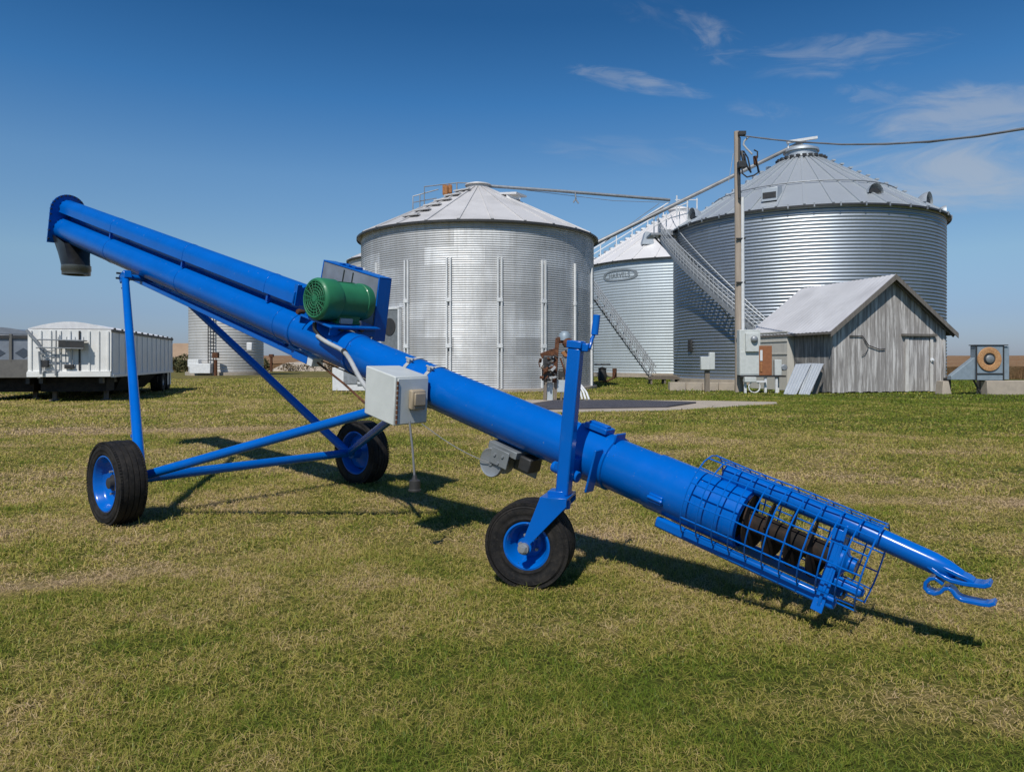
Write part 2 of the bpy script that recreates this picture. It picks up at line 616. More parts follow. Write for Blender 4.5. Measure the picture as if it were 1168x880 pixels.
# clear dry air: deeper blue overhead, a cooler horizon than the sky model gives
tint = W.ramp(sz.outputs[2], [(.0, (.50, .58, .88)), (.06, (.62, .70, .93)), (.13, (.86, .97, 1.02)), (.24, (.74, 1.02, 1.16)),
                              (.335, (.38, .86, 1.17)), (.43, (.22, .64, .95)), (.75, (.30, .65, .95))])
skyb = W.mix(1.0, sky.outputs[0], tint, 'MULTIPLY')
skyc = W.mix(W.math('MULTIPLY', W.math('POWER', cl, 1.25), .55), skyb, (5.2, 5.5, 5.9))
bg = W.n('ShaderNodeBackground')
W.l(skyc, bg.inputs[0])
bg.inputs[1].default_value = .085
wo = W.n('ShaderNodeOutputWorld')
W.l(bg.outputs[0], wo.inputs[0])

vs = scene.view_settings
vs.view_transform = 'Standard'
vs.look = 'None'
vs.exposure = 0.08
vs.gamma = 1
vs.use_curve_mapping = False


# ------------------------------------------------------------------ ground, field
def gz(x, y):
    y = np.asarray(y, dtype=float)
    t = np.clip((y - 75) / 380, 0, 1)
    return 3.3 * t * t * (3 - 2 * t)


xs = np.concatenate([np.linspace(-3000, -160, 12), np.linspace(-120, 120, 41), np.linspace(160, 3000, 12)])
ys = np.concatenate([[-400, -60], np.linspace(-10, 80, 46), np.linspace(90, 480, 30), [600, 900, 1500, 4000]])
g = MB()
for yy in ys:
    for xx in xs:
        near = 1 if (abs(xx) < 60 and -5 < yy < 60) else 0
        g.v.append((xx, yy, float(gz(xx, yy)) - (0.012 * near * math.sin(xx * 1.7 + yy * .6) ** 2)))
nx = len(xs)
for j in range(len(ys) - 1):
    for i in range(nx - 1):
        g.f.append([j * nx + i, j * nx + i + 1, (j + 1) * nx + i + 1, (j + 1) * nx + i])
        g.r.append(.5)
kind(g.build('ground', 'ground', origin=(0, 0, 0)), 'structure')


def crop(x0, x1, y0, y1, h, nm):
    m = MB()
    n = 70
    yy = y0 + (y1 - y0) * (np.linspace(0, 1, 40) ** 2.2)
    rows = []
    for j, y in enumerate(yy):
        row = []
        for i in range(n):
            x = x0 + (x1 - x0) * i / (n - 1)
            z = float(gz(x, y)) + h * (.86 + .26 * random.random())
            row.append(len(m.v))
            m.v.append((x, y + random.uniform(-.3, .3), z))
        rows.append(row)
    base = []
    for i in range(n):
        x = x0 + (x1 - x0) * i / (n - 1)
        base.append(len(m.v))
        m.v.append((x, y0 + .2, float(gz(x, y0)) - .05))
    rows = [base] + rows
    for j in range(len(rows) - 1):
        for i in range(n - 1):
            m.f.append([rows[j][i], rows[j][i + 1], rows[j + 1][i + 1], rows[j + 1][i]])
            m.r.append(.5)
    # standing stalks along the near edge
    for k in range(5200):
        x = random.uniform(x0, x1)
        y = y0 + random.random() ** 2 * 9 - .4
        z = float(gz(x, y))
        hh = h * random.uniform(.75, 1.25)
        wd = random.uniform(.02, .05)
        dx, dy = random.uniform(-.15, .15), random.uniform(-.15, .15)
        m.add([(x - wd, y, z), (x + wd, y, z), (x + dx, y + dy, z + hh)], [(0, 1, 2)])
    return kind(m.build('crop_field', 'crop', origin=(0, 0, 0)), 'stuff')


crop(31, 330, 54, 520, .95, 'r')
crop(-330, 28, 96, 520, 1.0, 'l')

# concrete pad and dark mat in front of the middle bin
m = MB()
pts = [P(575, 478, 0)[0]]
pad = [(-2.2, 22.6), (0.2, 19.2), (4.5, 20.2), (8.6, 23.3), (8.9, 24.2), (6.8, 25.0), (2.0, 25.6), (-2.0, 25.2)]
m.prism([V((x, y, -.05)) for x, y in pad], (0, 0, .058))
kind(m.build('concrete_pad', 'concrete'), 'structure')
m = MB()
mat = [(.9, 20.3), (4.6, 21.3), (6.0, 23.4), (3.9, 24.6), (1.4, 24.5), (.6, 22.6)]
m.prism([V((x, y, .008)) for x, y in mat], (0, 0, .05))
tag(m.build('rubber_mat', 'mat_black', bevel=.01), 'dark flat mat lying on the concrete pad before the middle bin', 'mat')


# ------------------------------------------------------------------ grass blades
def bare(x, y):
    """0..1: trodden spots where the turf is thin"""
    o = np.zeros_like(x)
    for (px, py, ax, ay, rot, k) in [(-2.85, 4.55, .7, .26, 22, 1), (1.7, 2.85, .9, .28, -8, .8), (4.4, 7.1, 2.0, .36, -6, .7), (-6.6, 14.6, 5, 1.0, 3, .6), (2.4, 4.1, .9, .45, -4, .5)]:
        c, q = math.cos(R(rot)), math.sin(R(rot))
        u = ((x - px) * c + (y - py) * q) / ax
        v = (-(x - px) * q + (y - py) * c) / ay
        o = np.maximum(o, k * np.exp(-(u * u + v * v) * 1.1))
    return o


def grass():
    acc = dict(v=[], lp=[], ls=[], rn=[])
    st_ = [0, 0]
    pc = np.array(pad)

    def emit(x, y, h, wd, lean, rnd, levels, flat):
        n = len(x)
        ang = rng.uniform(0, 2 * np.pi, n)
        dx, dy = np.cos(ang), np.sin(ang)
        la = rng.uniform(0, 2 * np.pi, n)
        if flat:
            dx, dy = -np.sin(la), np.cos(la)
        ux, uy = np.cos(la), np.sin(la)
        curl = rng.uniform(-.9, .9, n) * lean
        P_ = []
        for (t, wf) in levels:
            if flat:
                cx_ = x + ux * lean * t - uy * curl * t * t
                cy_ = y + uy * lean * t + ux * curl * t * t
                cz = .004 + h * 4 * t * (1 - t) + h * .5
            else:
                bend = t * t
                droop = np.clip(lean / np.maximum(h, 1e-5), 0, 1.4)
                cx_, cy_ = x + ux * lean * bend, y + uy * lean * bend
                cz = h * (t - .42 * droop * bend * t) - .004
            if wf > 0:
                for sg in (-1, 1):
                    P_.append(np.stack([cx_ + dx * wd * wf * .5 * sg, cy_ + dy * wd * wf * .5 * sg, cz], 1))
            else:
                P_.append(np.stack([cx_, cy_, cz], 1))
        k = len(P_)
        acc['v'].append(np.stack(P_, 1).reshape(-1, 3))
        b = st_[0] + np.arange(n) * k
        for q in range(len(levels) - 2):
            acc['lp'].append(np.stack([b + 2 * q, b + 2 * q + 1, b + 2 * q + 3, b + 2 * q + 2], 1).ravel())
            acc['ls'].append(st_[1] + np.arange(n) * 4)
            st_[1] += n * 4
            acc['rn'].append(rnd)
        q = len(levels) - 2
        acc['lp'].append(np.stack([b + 2 * q, b + 2 * q + 1, b + 2 * q + 2], 1).ravel())
        acc['ls'].append(st_[1] + np.arange(n) * 3)
        st_[1] += n * 3
        acc['rn'].append(rnd)
        st_[0] += n * k

    def scatter(r0, r1, den):
        half = R(56) if r1 < 6 else R(47)
        n = int(half * (r1 * r1 - r0 * r0) * den)
        r = np.sqrt(rng.uniform(r0 * r0, r1 * r1, n))
        th = rng.uniform(-half, half, n)
        x, y = r * np.sin(th), r * np.cos(th)
        inside = np.ones(n, bool)
        for i in range(len(pad)):
            a, b = pc[i], pc[(i + 1) % len(pad)]
            inside &= ((b[0] - a[0]) * (y - a[1]) - (b[1] - a[1]) * (x - a[0])) > 0
        return x[~inside], y[~inside]

    L3 = [(0, 1.0), (.4, .95), (.75, .65), (1, 0)]
    L2 = [(0, 1.0), (.5, .8), (1, 0)]
    zones = [(1.7, 3.2, 9000, .038, .0025, L3), (3.2, 5.5, 5600, .037, .0034, L3), (5.5, 9, 2300, .041, .0056, L2),
             (9, 16, 780, .046, .010, L2), (16, 30, 290, .055, .019, L2), (30, 60, 75, .07, .038, L2)]
    for (r0, r1, den, hgt, wid, lv) in zones:
        x, y = scatter(r0, r1, den)
        cl = np.sin(x * 3.1 + 1.3 * np.sin(y * 2.3)) * np.sin(y * 2.7 + 1.1 * np.sin(x * 1.9)) * .5 + .5
        cl2 = np.sin(x * .9 + 2.1 * np.sin(y * .53)) * np.sin(y * 1.1 + 1.7 * np.sin(x * .7)) * .5 + .5
        cl3 = np.sin(x * 11.3 + 2.0 * np.sin(y * 7.1)) * np.sin(y * 9.7 + 1.6 * np.sin(x * 8.3)) * .5 + .5
        bb = bare(x, y)
        k = rng.random(len(x)) < (.40 + .3 * cl + .3 * cl3) * (1 - .72 * bb)
        x, y, cl, cl2, cl3, bb = x[k], y[k], cl[k], cl2[k], cl3[k], bb[k]
        n = len(x)
        h = hgt * rng.uniform(.4, 1.3, n) * (.55 + .35 * cl + .25 * cl2 + .45 * cl3) * (1 - .5 * bb)
        tall = rng.random(n) < .03
        h[tall] *= 1.9
        lean = rng.uniform(.2, 1.7, n) ** 1.2 * h
        emit(x, y, h, wid * rng.uniform(.6, 1.3, n), lean, rng.random(n), lv, False)
    # dead thatch lying between the blades
    for (r0, r1, den, ln_, wid, lv) in [(1.7, 3.2, 3800, .050, .0021, L3), (3.2, 5.5, 2600, .055, .0028, L3), (5.5, 9, 1200, .070, .0052, L2), (9, 16, 360, .09, .009, L2), (16, 30, 100, .12, .018, L2)]:
        x, y = scatter(r0, r1, den)
        n = len(x)
        emit(x, y, rng.uniform(.001, .016, n), wid * rng.uniform(.5, 1.2, n), ln_ * rng.uniform(.4, 1.3, n), rng.uniform(.75, 1.45, n), lv, True)
    av = np.concatenate(acc['v'])
    lp = np.concatenate(acc['lp'])
    ls = np.concatenate(acc['ls'])
    me = bpy.data.meshes.new('grass')
    me.vertices.add(len(av))
    me.vertices.foreach_set('co', av.ravel().astype(np.float32))
    me.loops.add(len(lp))
    me.loops.foreach_set('vertex_index', lp.astype(np.int32))
    me.polygons.add(len(ls))
    me.polygons.foreach_set('loop_start', ls.astype(np.int32))
    at = me.attributes.new('rnd', 'FLOAT', 'FACE')
    at.data.foreach_set('value', np.concatenate(acc['rn']).astype(np.float32))
    me.update(calc_edges=True)
    me.materials.append(M['blade'])
    o = bpy.data.objects.new('grass', me)
    COL.objects.link(o)
    return kind(o, 'stuff')


grass()

# ================================================================== THE AUGER
WA, WB = V((-3.41, 6.2, 0)), V((-1.73, 8.26, 0))
MID = (WA + WB) / 2
nn = (WB - WA).normalized()
uu = V((nn.y, -nn.x, 0))
AL = math.atan(.278)
O = V((MID.x, MID.y, 1.897))
aa = uu * math.cos(AL) - V((0, 0, math.sin(AL)))
ww = uu * math.sin(AL) + V((0, 0, math.cos(AL)))
TF = (aa, nn, ww)


def L(s, k, h):
    return O + aa * s + nn * k + ww * h


aug = thing('grain_auger', (MID.x, MID.y, 0),
            'long blue transport grain auger with green electric motor standing on three wheels', 'auger')
RT = .165
# main tube
m = MB()
m.lathe(L(-5.2, 0, 0), aa, [(RT, 0), (RT, 10.40), (RT - .012, 10.40), (RT - .012, 9.9)], 56)
main = m.build('tube', 'blue', aug)
for s in (-3.43, -1.46, .55):
    m = MB()
    m.lathe(L(s, 0, 0), aa, [(RT, -.012), (RT + .004, -.010), (RT + .004, .010), (RT, .012)], 56)
    m.build('joint_band', 'blue', main)
for s, wd in ((.80, .03), (1.66, .02)):
    m = MB()
    m.lathe(L(s, 0, 0), aa, [(RT, -wd), (RT + .010, -wd * .8), (RT + .010, wd * .8), (RT, wd)], 56)
    m.build('joint_band', 'blue', main)
m = MB()
m.lathe(L(4.62, 0, 0), aa, [(RT, 0), (RT + .008, .004), (RT + .008, .595), (RT - .012, .60)], 56)
m.build('inlet_sleeve', 'blue', main)
# upper drive tube
def housing(s, r, hb, hc, n=20):
    return [L(s, -r, hb)] + [L(s, -r * math.cos(math.pi * i / n), hc + r * math.sin(math.pi * i / n)) for i in range(n + 1)] + [L(s, r, hb)]


m = MB()
m.prism(housing(-5.2, .118, .238, .312), aa * 6.02)
up = m.build('drive_shaft_tube', 'blue', aug, bevel=.004)
m = MB()
m.box(L(-2.21, .045, .195), (5.96, .03, .10), TF)
m.build('housing_web', 'blue', up)
for s in (-3.40, -1.44, .25):
    m = MB()
    m.prism(housing(s - .012, .121, .236, .312), aa * .024)
    m.build('joint_band', 'blue', up, bevel=.002)
for s in (-3.43, -1.46, .30):
    m = MB()
    m.box(L(s, -.085, .20), (.03, .03, .085), TF)
    m.build('spacer_lug', 'blue_dark', aug)


# head plate: a shallow D-shaped box with bolts round its rim
def stadium(s, kx, hlo, hhi, n=14):
    p = []
    for i in range(n + 1):
        t = math.pi * i / n
        p.append(L(s, kx * math.cos(t), hhi - kx + kx * math.sin(t)))
    p += [L(s, -kx, hlo), L(s, kx, hlo)]
    return p


m = MB()
m.prism(stadium(-5.27, .205, -.19, .475), aa * .09)
hp = m.build('discharge_head', 'blue', aug, bevel=.008)
m = MB()
m.prism(stadium(-5.19, .232, -.205, .505), aa * .014)
m.build('head_flange', 'blue', hp)
bolts = [L(-5.18, .219 * math.cos(math.pi * i / 12), .273 + .219 * math.sin(math.pi * i / 12)) for i in range(13)]
bolts += [L(-5.18, k, h) for k in (-.219, .219) for h in (-.15, -.03, .1, .2)]
for c in bolts:
    m = MB()
    m.tube([c - aa * .03, c + aa * .026], .012, 6)
    m.build('flange_bolt', 'dark_steel', hp)
# rubber spout
top = [L(-5.23, -.17, -.08), L(-4.72, -.17, -.13), L(-4.72, .17, -.13), L(-5.23, .17, -.08)]
bc = V((-6.17, 10.18, 2.71))
m = MB()
seg = 32
ringt, ringb = [], []
for i in range(seg):
    t = 2 * math.pi * i / seg
    c_, s_ = math.cos(t), math.sin(t)
    q = max(abs(c_), abs(s_))
    sx, sy = c_ / q, s_ / q
    a_ = top[0].lerp(top[1], (sx + 1) / 2)
    b_ = top[3].lerp(top[2], (sx + 1) / 2)
    ringt.append(a_.lerp(b_, (sy + 1) / 2))
    ringb.append(bc + uu * (.178 * c_) + nn * (.178 * s_))
rm = [p.lerp(q_, .55) for p, q_ in zip(ringt, ringb)]
fs = [(r * seg + k, r * seg + (k + 1) % seg, (r + 1) * seg + (k + 1) % seg, (r + 1) * seg + k) for r in (0, 1) for k in range(seg)]
m.add(ringt + rm + ringb, fs)
sp_ = m.build('spout', 'boot', aug)
m = MB()
m.lathe(bc, (0, 0, -1), [(.172, -.03), (.187, -.03), (.187, .04), (.180, .05), (.180, .10), (.170, .10), (.165, .0)], 40)
m.build('outlet_ring', 'ring', sp_)

# under-rail on which the lift arms slide
m = MB()
m.beam(L(-2.95, 0, -.225), L(.82, 0, -.225), .11, .055, ww)
m.beam(L(-2.95, .0, -.19), L(.6, .0, -.19), .05, .02, ww)
rail = m.build('track_rail', 'blue', aug, bevel=.006)
m = MB()
m.beam(L(.80, 0, -.225), L(1.04, 0, -.225), .13, .075, ww)
m.build('track_end_sleeve', 'blue', rail, bevel=.006)
m = MB()
m.beam(L(1.042, 0, -.225), L(1.12, 0, -.225), .125, .08, ww)
m.build('track_end_cap', 'white_metal', rail, bevel=.006)
# lift arms and the bar between their heads
tn, tf = L(-2.48, -.25, -.17), L(-2.50, .25, -.19)
for base, tp_, k in ((WA + nn * .20 + V((0, 0, .37)), tn, -1), (WB - nn * .20 + V((0, 0, .37)), tf, 1)):
    m = MB()
    m.tube([base, tp_], [.048, .041], 20)
    lg = m.build('lift_arm', 'blue', aug)
    m = MB()
    m.beam(tp_ - ww * .05 + aa * -.05, tp_ + ww * .05 + aa * .07, .10, .09, nn)
    m.build('arm_head', 'blue', lg, bevel=.008)
    for d in (-.03, .03):
        c = tp_ + ww * d
        m = MB()
        m.tube([c - nn * .085 - aa * .04, c + nn * .085 - aa * .04], .012, 6)
        m.build('arm_bolt', 'dark_steel', lg)
    for d in (-.04, -.13):
        c = tp_ + V((0, 0, d))
        m = MB()
        m.tube([c - uu * .085, c + uu * .08], .012, 6)
        m.build('arm_bolt', 'dark_steel', lg)
m = MB()
m.tube([tn, tf], .036, 16)
m.build('cross_bar', 'blue', aug)
m = MB()
q = (WA + nn * .20 + V((0, 0, .37))).lerp(tn, .16)
m.box(q - uu * .06, (.06, .03, .03))
m.build('lock_lug', 'blue', aug)

# axle and braces
ZH = .36
m = MB()
m.tube([WA + nn * .04 + V((0, 0, ZH)), WB - nn * .04 + V((0, 0, ZH))], .044, 20)
m.build('axle', 'blue', aug)
bp = L(2.36, 0, -.215)
for base, k in ((WA + nn * .17 + V((0, 0, ZH + .01)), -.06), (WB - nn * .17 + V((0, 0, ZH + .01)), .06)):
    m = MB()
    m.tube([base, bp + nn * k], .040, 20)
    m.build('lower_brace', 'blue', aug)
m = MB()
m.box(bp + ww * .02, (.16, .22, .09), TF)
m.build('brace_saddle', 'blue', aug, bevel=.01)


# wheels
def wheel(c, out, r, wd, rr, name_lbl=None, lugs=5, ribs=4, drum=True):
    """out: unit vector to the dished outer face"""
    a, x, y = basis(out, (0, 0, 1))
    hw = wd / 2
    # tyre with ribbed tread and rounded shoulders
    prof = [(rr, -hw * .80), (rr + .012, -hw * .92), (rr + (r - rr) * .30, -hw * 1.0), (rr + (r - rr) * .45, -hw * 1.02), (r - .028, -hw * .97), (r - .008, -hw * .82)]
    nr = ribs
    for i in range(nr):
        z0 = -hw * .80 + 2 * hw * .80 * i / nr
        z1 = -hw * .80 + 2 * hw * .80 * (i + 1) / nr
        g = (z1 - z0) * .09
        cr = r - .006 * abs((i + .5) / nr * 2 - 1) ** 2
        prof += [(cr, z0 + g), (cr, z1 - g)]
        if i < nr - 1:
            prof += [(cr - .009, z1 - g * .6), (cr - .009, z1 + g * .6)]
    prof += [(r - .008, hw * .82), (r - .028, hw * .97), (r - .034, hw * 1.02), (r - .037, hw * .985), (rr + (r - rr) * .45, hw * 1.03), (rr + (r - rr) * .42, hw * 1.00), (rr + (r - rr) * .22, hw * .98), (rr + (r - rr) * .20, hw * 1.005), (rr + (r - rr) * .13, hw * .99), (rr + .008, hw * .92), (rr, hw * .80)]
    m = MB()
    # rim: lip, well, dish, centre
    m.lathe(c, a, [(rr + .002, hw * .74), (rr + .010, hw * .90), (rr - .004, hw * .93), (rr - .018, hw * .80), (rr - .026, hw * .35),
                   (rr - .05, hw * .10), (rr * .62, -hw * .02), (rr * .48, hw * .12), (rr * .34, hw * .14), (0.002, hw * .14)], 48)
    m.lathe(c, a, [(rr + .002, -hw * .74), (rr + .010, -hw * .90), (rr - .004, -hw * .93), (rr - .018, -hw * .80), (rr - .03, -hw * .3), (rr - .04, 0)], 48)
    rim = m.build('wheel', 'blue', aug)
    m = MB()
    m.lathe(c, a, prof, 72)
    # shallow cross sipes on the tread
    for i in range(84):
        t = 2 * math.pi * i / 84
        d = x * math.cos(t) + y * math.sin(t)
        tg = a.cross(d)
        for sg in (-1, 1):
            m.box(c + d * (r - .012) + a * (sg * hw * .90), (.018, .022, hw * .16), (d, tg, a), rnd=.5)
    m.build('tyre', 'tyre', rim, ang=50)
    m = MB()
    m.lathe(c, a, [(rr * .30, hw * .10), (rr * .30, hw * .30), (rr * .22, hw * .34), (rr * .20, hw * .62), (rr * .16, hw * .66), (.002, hw * .66)], 24)
    m.build('hub', 'dark_steel' if drum else 'blue', rim)
    for i in range(lugs):
        t = 2 * math.pi * i / lugs + .4
        d = x * math.cos(t) + y * math.sin(t)
        p = c + d * (rr * .42) + a * (hw * .12)
        m = MB()
        m.tube([p, p + a * .03], .010, 6)
        m.build('lug_nut', 'steel', rim)
    return rim


wheel(WA + V((0, 0, .35)), -nn, .36, .22, .235)
wheel(WB + V((0, 0, .35)), nn, .36, .22, .235)
m = MB()   # inner face of the far rim shows a drum and hub
m.lathe(WB + V((0, 0, .36)), -nn, [(.19, .02), (.10, .05), (.075, .06), (.07, .15), (.044, .15)], 32)
m.build('hub_drum', 'blue', aug)

# front caster wheel with its fork and jack post
FW = V((.115, 4.50, .262))
fo = V((-.30, -.954, 0)).normalized()
fa = V((fo.y, -fo.x, 0)) * -1          # along the rolling direction, to the right
if fa.x < 0:
    fa = -fa
wheel(FW, fo, .27, .20, .142, lugs=5, ribs=6, drum=False)
pt, pb = L(4.066, -.35, .692), L(4.214, -.35, -.178)
pax = (pt - pb).normalized()
_, px_, py_ = basis(pax, (uu + nn * .25))
m = MB()
m.beam(pb - pax * .02, pt, .082, .082, px_)
post = m.build('jack_post', 'blue', aug, bevel=.009)
m = MB()
m.beam(pt - pax * .001, pt + pax * .045, .092, .095, px_)
m.beam(pt + px_ * .03 + pax * .01, pt + px_ * .085 + pax * .01, .05, .05, pax)
m.build('post_cap', 'blue', post, bevel=.006)
m = MB()
hb = pt + px_ * .09 + pax * .01
m.tube([pt + px_ * .03 + pax * .01, hb, hb + V((.012, .02, .05)), hb + V((.03, .03, .09))], .011, 10)
m.tube([hb + V((.03, .03, .08)), hb + V((.045, .035, .20))], .022, 14)
m.build('crank_handle', 'blue', post)
m = MB()
m.beam(pb - pax * .09, pb + pax * .0, .058, .058, px_)
m.lathe(pb - pax * .10, pax, [(.05, 0), (.05, .03), (.034, .09)], 20)
m.build('jack_leg', 'blue', post)
# fork: crown over the tyre, an arm down each side, stub axle
fz = .565
cr = pb - pax * .09
for sgn in (1, -1):
    m = MB()
    base = FW + fo * (sgn * .125)
    tpc = V((cr.x, cr.y, 0)) + fo * (sgn * .07) + fa * .02
    d0, d1 = base - fa * .042 + V((0, 0, -.028)), base + fa * .042 + V((0, 0, -.028))
    ym = .5
    poly = []
    for i in range(9):
        t = math.pi + math.pi * i / 8
        poly.append(base + fa * (.045 * math.cos(t + .6)) + V((0, 0, .045 * math.sin(t + .6))))
    A1 = V((FW.x, FW.y, 0)) + fo * (sgn * .125) + fa * .262 + V((0, 0, .525))
    A0 = V((FW.x, FW.y, 0)) + fo * (sgn * .125) + fa * .10 + V((0, 0, .525))
    m.prism(poly + [A1, A1 + V((0, 0, .05)) - fa * .0, A0 + V((0, 0, .05))], fo * (sgn * .012))
    m.build('fork_arm', 'blue', aug, bevel=.003)
m = MB()
cA = V((FW.x, FW.y, 0)) + fa * .18 + V((0, 0, .566))
m.box(cA, (.17, .262, .018), (fa, fo, V((0, 0, 1))))
m.box(cA + fa * .0 + V((0, 0, .02)), (.11, .11, .03), (fa, fo, V((0, 0, 1))))
m.build('fork_crown', 'blue', aug, bevel=.004)
m = MB()
m.tube([FW + fo * .19, FW - fo * .15], .018, 16)
m.tube([FW + fo * .140, FW + fo * .165], .034, 20)
m.tube([FW + fo * .165, FW + fo * .185], .026, 6)
m.build('front_axle_bolt', 'steel', aug)
# clamp collar holding the post
m = MB()
m.lathe(L(4.02, 0, 0), aa, [(RT, 0), (RT + .012, .004), (RT + .012, .305), (RT, .31)], 56)
clm = m.build('post_collar', 'blue', aug)
m = MB()
m.box(L(4.17, -.03, RT + .028), (.17, .11, .035), TF)
m.box(L(4.17, -.03, RT + .05), (.14, .05, .02), TF)
m.box(L(4.33, -.03, RT + .015), (.012, .12, .06), TF)
m.build('collar_ear', 'blue', clm, bevel=.005)
m = MB()
m.box(L(4.13, -.21, -.06), (.10, .12, .13), TF)
m.box(L(4.30, -.20, -.03), (.016, .09, .28), TF)
m.tube([L(4.04, -.26, -.09), L(4.24, -.26, -.09)], .036, 16)
m.tube([L(4.13, -.17, -.05), L(4.13, -.35, -.05)], .03, 16)
m.build('post_bracket', 'blue', clm, bevel=.006)
# seam band and latch lower down
m = MB()
m.box(L(4.73, -.168, -.045), (.09, .03, .05), TF)
m.tube([L(4.68, -.185, -.045), L(4.78, -.185, -.045)], .011, 8)
m.build('latch', 'blue', aug, bevel=.004)

# intake screw
m = MB()
m.tube([L(4.9, 0, 0), L(5.70, 0, 0)], .062, 28)
m.tube([L(5.6, 0, 0), L(5.76, 0, 0)], .04, 20)
pitch, rs = .118, .146
n = 240
vs_, fs_ = [], []
for i in range(n):
    s = 4.95 + .73 * i / (n - 1)
    t = 2 * math.pi * (s - 4.95) / pitch
    d = nn * math.cos(t) + ww * math.sin(t)
    for (rr_, ds) in ((.055, -.006), (rs, -.004), (rs, .004), (.055, .006)):
        vs_.append(L(s + ds, 0, 0) + d * rr_)
for i in range(n - 1):
    for k in range(3):
        fs_.append((i * 4 + k, i * 4 + k + 1, i * 4 + 5 + k, i * 4 + 4 + k))
m.add(vs_, fs_)
m.build('intake_screw', 'screw', aug)
# rails of the cage, bearing plate
for k in (-.125, .125):
    m = MB()
    m.beam(L(4.74, k * .85, -.19), L(5.79, k * .85, -.19), .05, .068, ww)
    m.build('cage_rail', 'blue', aug, bevel=.015)
m = MB()
m.tube([L(5.02, .02, .205), L(5.66, .01, .198), L(6.12, 0, .172), L(6.19, 0, .172), L(6.25, 0, .178)], [.052, .052, .052, .040, .014], 24)
tg = m.build('tow_tongue', 'blue', aug)
m = MB()
m.box(L(5.08, .02, .185), (.10, .09, .05), TF)
m.build('tongue_foot', 'blue', tg, bevel=.01)
m = MB()
poly = [L(5.715, k, h) for k, h in ((-.055, .20), (.055, .20), (.075, .10), (.085, .0), (.16, -.18), (.15, -.245), (-.15, -.245), (-.16, -.18), (-.085, .0), (-.075, .10))]
m.prism(poly, aa * .016)
brg = m.build('bearing_plate', 'blue', aug, bevel=.003)
m = MB()
m.prism([L(5.665, -.060, .17), L(5.73, -.060, .17), L(5.74, -.09, -.02), L(5.75, -.165, -.25), L(5.69, -.16, -.25), L(5.685, -.085, -.02)], nn * .012)
m.prism([L(5.665, .055, .17), L(5.73, .055, .17), L(5.74, .08, -.02), L(5.75, .155, -.25), L(5.69, .15, -.25), L(5.685, .075, -.02)], nn * .012)
m.build('bearing_cheek', 'blue', brg, bevel=.003)
m = MB()
m.lathe(L(5.70, 0, 0), aa, [(.085, 0), (.085, .05), (.06, .06), (.042, .07), (.042, .11), (.0, .11)], 28)
m.tube([L(5.72, -.03, -.10), L(5.87, -.03, -.105)], .030, 18)
m.tube([L(5.868, -.03, -.105), L(5.885, -.03, -.105)], [.030, .016], 18)
m.build('bearing_hub', 'blue', brg, bevel=.003)
m = MB()
m.tube([L(5.80, -.02, -.12), L(5.79, -.02, -.19)], .007, 8)
m.build('grease_pin', 'dark_steel', brg)
# wire cage
m = MB()
cr_, ch = .238, .03
def cage_pt(s, t):
    f_ = (s - 4.93) / .95
    bulge = 1.0 + .03 * math.sin(f_ * 9 + 2 * t) * .3
    rr_ = cr_ * bulge * (1.05 - .06 * f_)
    return L(s, math.cos(t) * rr_ * 1.0, ch + math.sin(t) * rr_)
t0, t1 = R(-68), R(250)
for i in range(11):
    s = 4.93 + .95 * i / 10
    m.tube([cage_pt(s, t0 + (t1 - t0) * k / 40) + V((0, 0, random.uniform(-.003, .003))) for k in range(41)], .0044, 6)
for k in range(14):
    t = t0 + (t1 - t0) * k / 13
    m.tube([cage_pt(4.93 + .95 * i / 10, t + random.uniform(-.012, .012)) for i in range(11)], .0044, 6)
m.build('intake_cage', 'blue', aug)

# hitch jaws
def zp(x, y):
    return (940 + x / 5.5, 580 + y / 5.5)


def onplane(px, py, k=0.):
    d = V(((px - CX) / F, 1, -(py - HY) / F))
    c = V((0, 0, HC))
    return c + d * ((O + nn * k - c).dot(nn) / d.dot(nn))


m = MB()
upj = [onplane(*zp(*q)) for q in ((660, 345), (730, 400), (800, 435), (880, 455), (960, 466), (1010, 472), (1050, 460))]
m.strip(upj, nn, .10, .020)
m.strip([onplane(*zp(*q)) for q in ((690, 330), (780, 372), (850, 405), (905, 430), (940, 455))], nn, .085, .02)
m.build('hitch_jaw', 'blue', tg, bevel=.004)
m = MB()
ring = [(755, 462), (705, 425), (672, 428), (645, 452), (640, 485), (660, 510), (700, 522), (738, 512), (760, 490), (790, 488), (812, 505),
        (835, 540), (870, 560), (930, 573), (1000, 588), (1040, 592), (1078, 580)]
m.strip([onplane(*zp(*q)) for q in ring], nn, .085, .016)
m.build('hitch_jaw', 'blue', tg, bevel=.003)

# winch under the tube
m = MB()
m.box(L(3.52, -.06, -.185), (.26, .16, .05), TF)
m.box(L(3.53, -.165, -.235), (.16, .012, .12), TF)
m.box(L(3.60, .02, -.25), (.28, .012, .17), TF)
wn = m.build('winch', 'grey_paint', aug, bevel=.004)
m = MB()
m.lathe(L(3.455, -.14, -.30), nn, [(.0, -.022), (.02, -.022), (.02, -.012), (.085, -.012), (.098, -.018), (.104, -.010), (.104, .006), (.095, .012), (.04, .012), (.04, .12), (.095, .12), (.095, .135), (.0, .135)], 40)
m.build('winch_drum', 'steel', wn)
for s, h in ((3.46, -.225), (3.53, -.215), (3.50, -.275)):
    m = MB()
    m.tube([L(s + .03, -.180, h), L(s + .03, -.168, h)], .011, 10)
    m.build('winch_bolt', 'steel', wn)
m = MB()
m.box(L(3.70, -.03, -.23), (.10, .14, .10), TF)
m.build('winch_gearbox', 'dark_steel', wn, bevel=.01)

